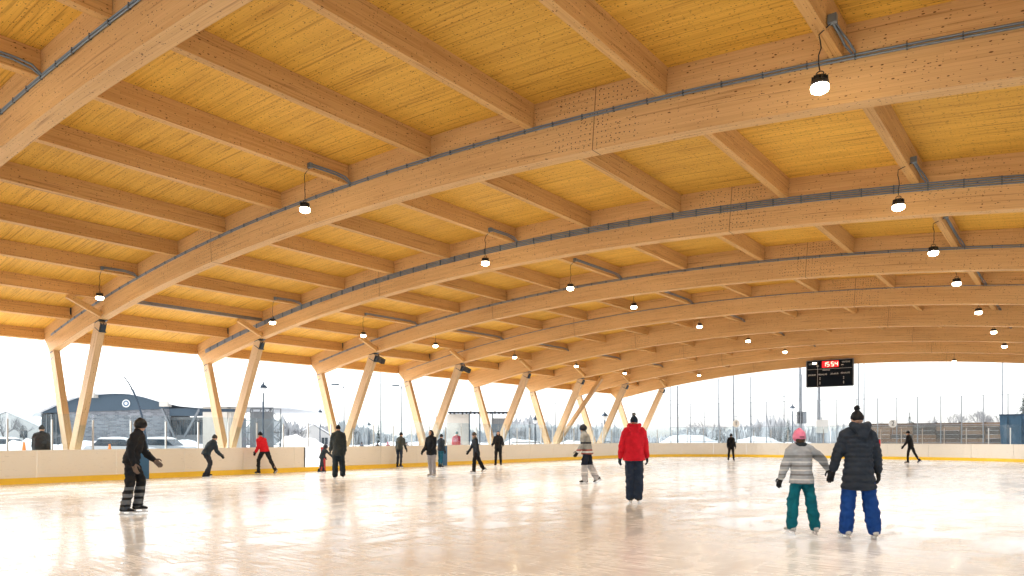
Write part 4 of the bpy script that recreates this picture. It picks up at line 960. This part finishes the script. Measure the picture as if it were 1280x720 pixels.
# ------------------------------------------------------------------ trees
M_BARK = plain('frosted_bark', (.11, .105, .10), .9, var=.35, scale=3); M_FROST = plain('frosted_twigs', (.20, .20, .205), .9, var=.35, scale=2); M_NEED = plain('conifer_needles', (.06, .08, .07), .85, var=.4, scale=4); M_NSNOW = plain('snowy_needles', (.55, .58, .6), .85, var=.4, scale=4)
def bare_tree(px, fwd, ytop, lb, seed, grp='bare trees beyond the rink'):
    r2 = random.Random(seed); H = hz(ytop, fwd) + .1; t = thing('bare_tree', lb, 'tree', local(px, fwd), 0, grp); tr = MB(); cr = MB(); tips = []
    def grow(p, dv, L, r, dep):
        q = p + dv * L; mid = p.lerp(q, .5) + Vector((r2.uniform(-1, 1), r2.uniform(-1, 1), 0)) * L * .06
        (tr if dep < 2 else cr).tube([p, mid, q], [r, r * .85, r * .68], 6 if dep < 2 else 4 if dep < 4 else 3, False)
        if dep >= 6: return
        for i in range(3 if dep < 5 else 2):
            a = r2.uniform(.3, .75); az = r2.uniform(0, math.tau); x = dv.cross(Vector((.3, .5, .8))).normalized(); y = dv.cross(x)
            nd = (dv * math.cos(a) + (x * math.cos(az) + y * math.sin(az)) * math.sin(a) + Vector((0, 0, .14))).normalized(); grow(p.lerp(q, r2.uniform(.55, 1)), nd, L * r2.uniform(.62, .82), r * .64, dep + 1)
    grow(Vector((0, 0, 0)), Vector((r2.uniform(-.05, .05), 0, 1)).normalized(), H * .27, H * .018, 0)
    tr.build('trunk', M_BARK, t, True, weld=False); cr.build('crown', M_FROST, t, weld=False)
def conifer(px, fwd, ytop, lb, seed, wr=.26):
    r2 = random.Random(seed); H = hz(ytop, fwd) + .1; t = thing('conifer', lb, 'tree', local(px, fwd), 0, 'snowy conifers beyond the rink'); a = MB(); b = MB()
    MB().lathe([(H * .022, 0), (H * .012, H * .6), (.01, H * .98)], 8).build('trunk', M_BARK, t)
    n = 46
    for i in range(n):
        z = H * (.08 + .9 * i / n); R = H * wr * (1 - i / n) ** .85 + .06
        for k in range(11):
            az = r2.uniform(0, math.tau); L = R * r2.uniform(.6, 1.12); dv = Vector((math.cos(az), math.sin(az), 0)); sd = Vector((-dv.y, dv.x, 0))
            for q in range(3):
                f0, f1 = q / 3, (q + 1.25) / 3; w0 = L * .17 * (1.2 - f0); p0 = Vector((0, 0, z)) + dv * L * f0 - Vector((0, 0, L * .38 * f0)); p1 = Vector((0, 0, z)) + dv * L * min(f1, 1) - Vector((0, 0, L * .38 * f1 - r2.uniform(0, .06) * L))
                (b if r2.random() < .42 else a).face((p0 - sd * w0, p0 + sd * w0, p1 + sd * w0 * .35, p1 - sd * w0 * .35))
    a.build('crown', M_NEED, t, weld=False); b.build('snow_on_branches', M_NSNOW, t, weld=False)
for i, (px, fwd, yt, lb) in enumerate(((5, 90, 504, 'tall bare tree at the left edge beyond the house'), (30, 100, 516, 'bare tree just right of the left edge'), (64, 86, 528, 'low bare tree in front of the arena entrance'), (352, 92, 521, 'frosted bare tree right of the lattice tower'), (374, 100, 524, 'frosted bare tree left of the open gate'), (445, 105, 528, 'pale bare tree left of the conifer'), (527, 110, 530, 'pale bare tree behind the fourth column pair'), (650, 100, 526, 'pale bare tree right of the white shed'), (712, 100, 522, 'pale bare tree between sixth and seventh column pairs'), (868, 92, 517, 'grey bare tree behind the far netting on the left'), (886, 95, 512, 'taller grey bare tree behind the far netting'), (905, 100, 520, 'grey bare tree left of sign one'), (945, 98, 518, 'grey bare tree right of sign one'), (970, 96, 519, 'grey bare tree left of the ornate street lamp'),
                                       (1090, 86, 512, 'frosted bare tree just right of the woman'), (1108, 90, 516, 'second frosted bare tree right of the woman'), (1172, 90, 508, 'frosted bare tree right of the small conifer'), (1196, 84, 494, 'large frosted bare tree behind the right netting'), (1222, 86, 488, 'tallest frosted bare tree at the right'), (1248, 88, 497, 'frosted bare tree near the right edge'))): bare_tree(px, fwd, yt, lb, i + 11)
for i, (px, fwd, yt, lb, wr) in enumerate(((473, 84, 527, 'narrow dark conifer between third and fourth column pairs', .2), (1137, 95, 512, 'small dark conifer right of sign two', .24), (1279, 70, 489, 'large dark conifer at the right edge', .3), (1168, 100, 519, 'low conifer right of the small dark conifer', .26), (898, 105, 521, 'small distant conifer left of sign one', .26), (985, 108, 518, 'small distant conifer behind the ornate street lamp', .26))): conifer(px, fwd, yt, lb, i + 51, wr)
# far wood on the horizon reads as one mass
fw = MB(); r2 = random.Random(99)
for i in range(2600):
    px = r2.uniform(-60, 1400); f_ = r2.uniform(150, 210); x, y = at(px, f_); hgt = r2.uniform(2.2, 4.6) * (1 + .35 * math.sin(px * .021) + .2 * math.sin(px * .06)); rw = hgt * r2.uniform(.16, .3)
    pts = [Vector((x + r2.uniform(-.2, .2), y + r2.uniform(-.2, .2), -.1)), Vector((x + r2.uniform(-rw, rw), y, hgt * .5)), Vector((x + r2.uniform(-rw, rw) * .5, y, hgt))]
    for q in range(3):
        az = r2.uniform(0, math.pi); dv = Vector((math.cos(az), math.sin(az), 0)) * rw; c = Vector((x, y, 0))
        fw.face((c - dv * .5 + Vector((0, 0, -.1)), c + dv * .5 + Vector((0, 0, -.1)), c + dv * r2.uniform(.6, 1) + Vector((0, 0, hgt * r2.uniform(.4, .7))), c + Vector((r2.uniform(-.3, .3), 0, hgt * r2.uniform(.8, 1.1))), c - dv * r2.uniform(.6, 1) + Vector((0, 0, hgt * r2.uniform(.4, .7)))))
o = fw.build('distant_wood', plain('distant_frosted_wood', (.46, .47, .48), .9, var=.3, scale=.15), weld=False); kind(o, 'stuff')
o['label'] = 'grey frosted wood along the horizon'; o['category'] = 'trees'
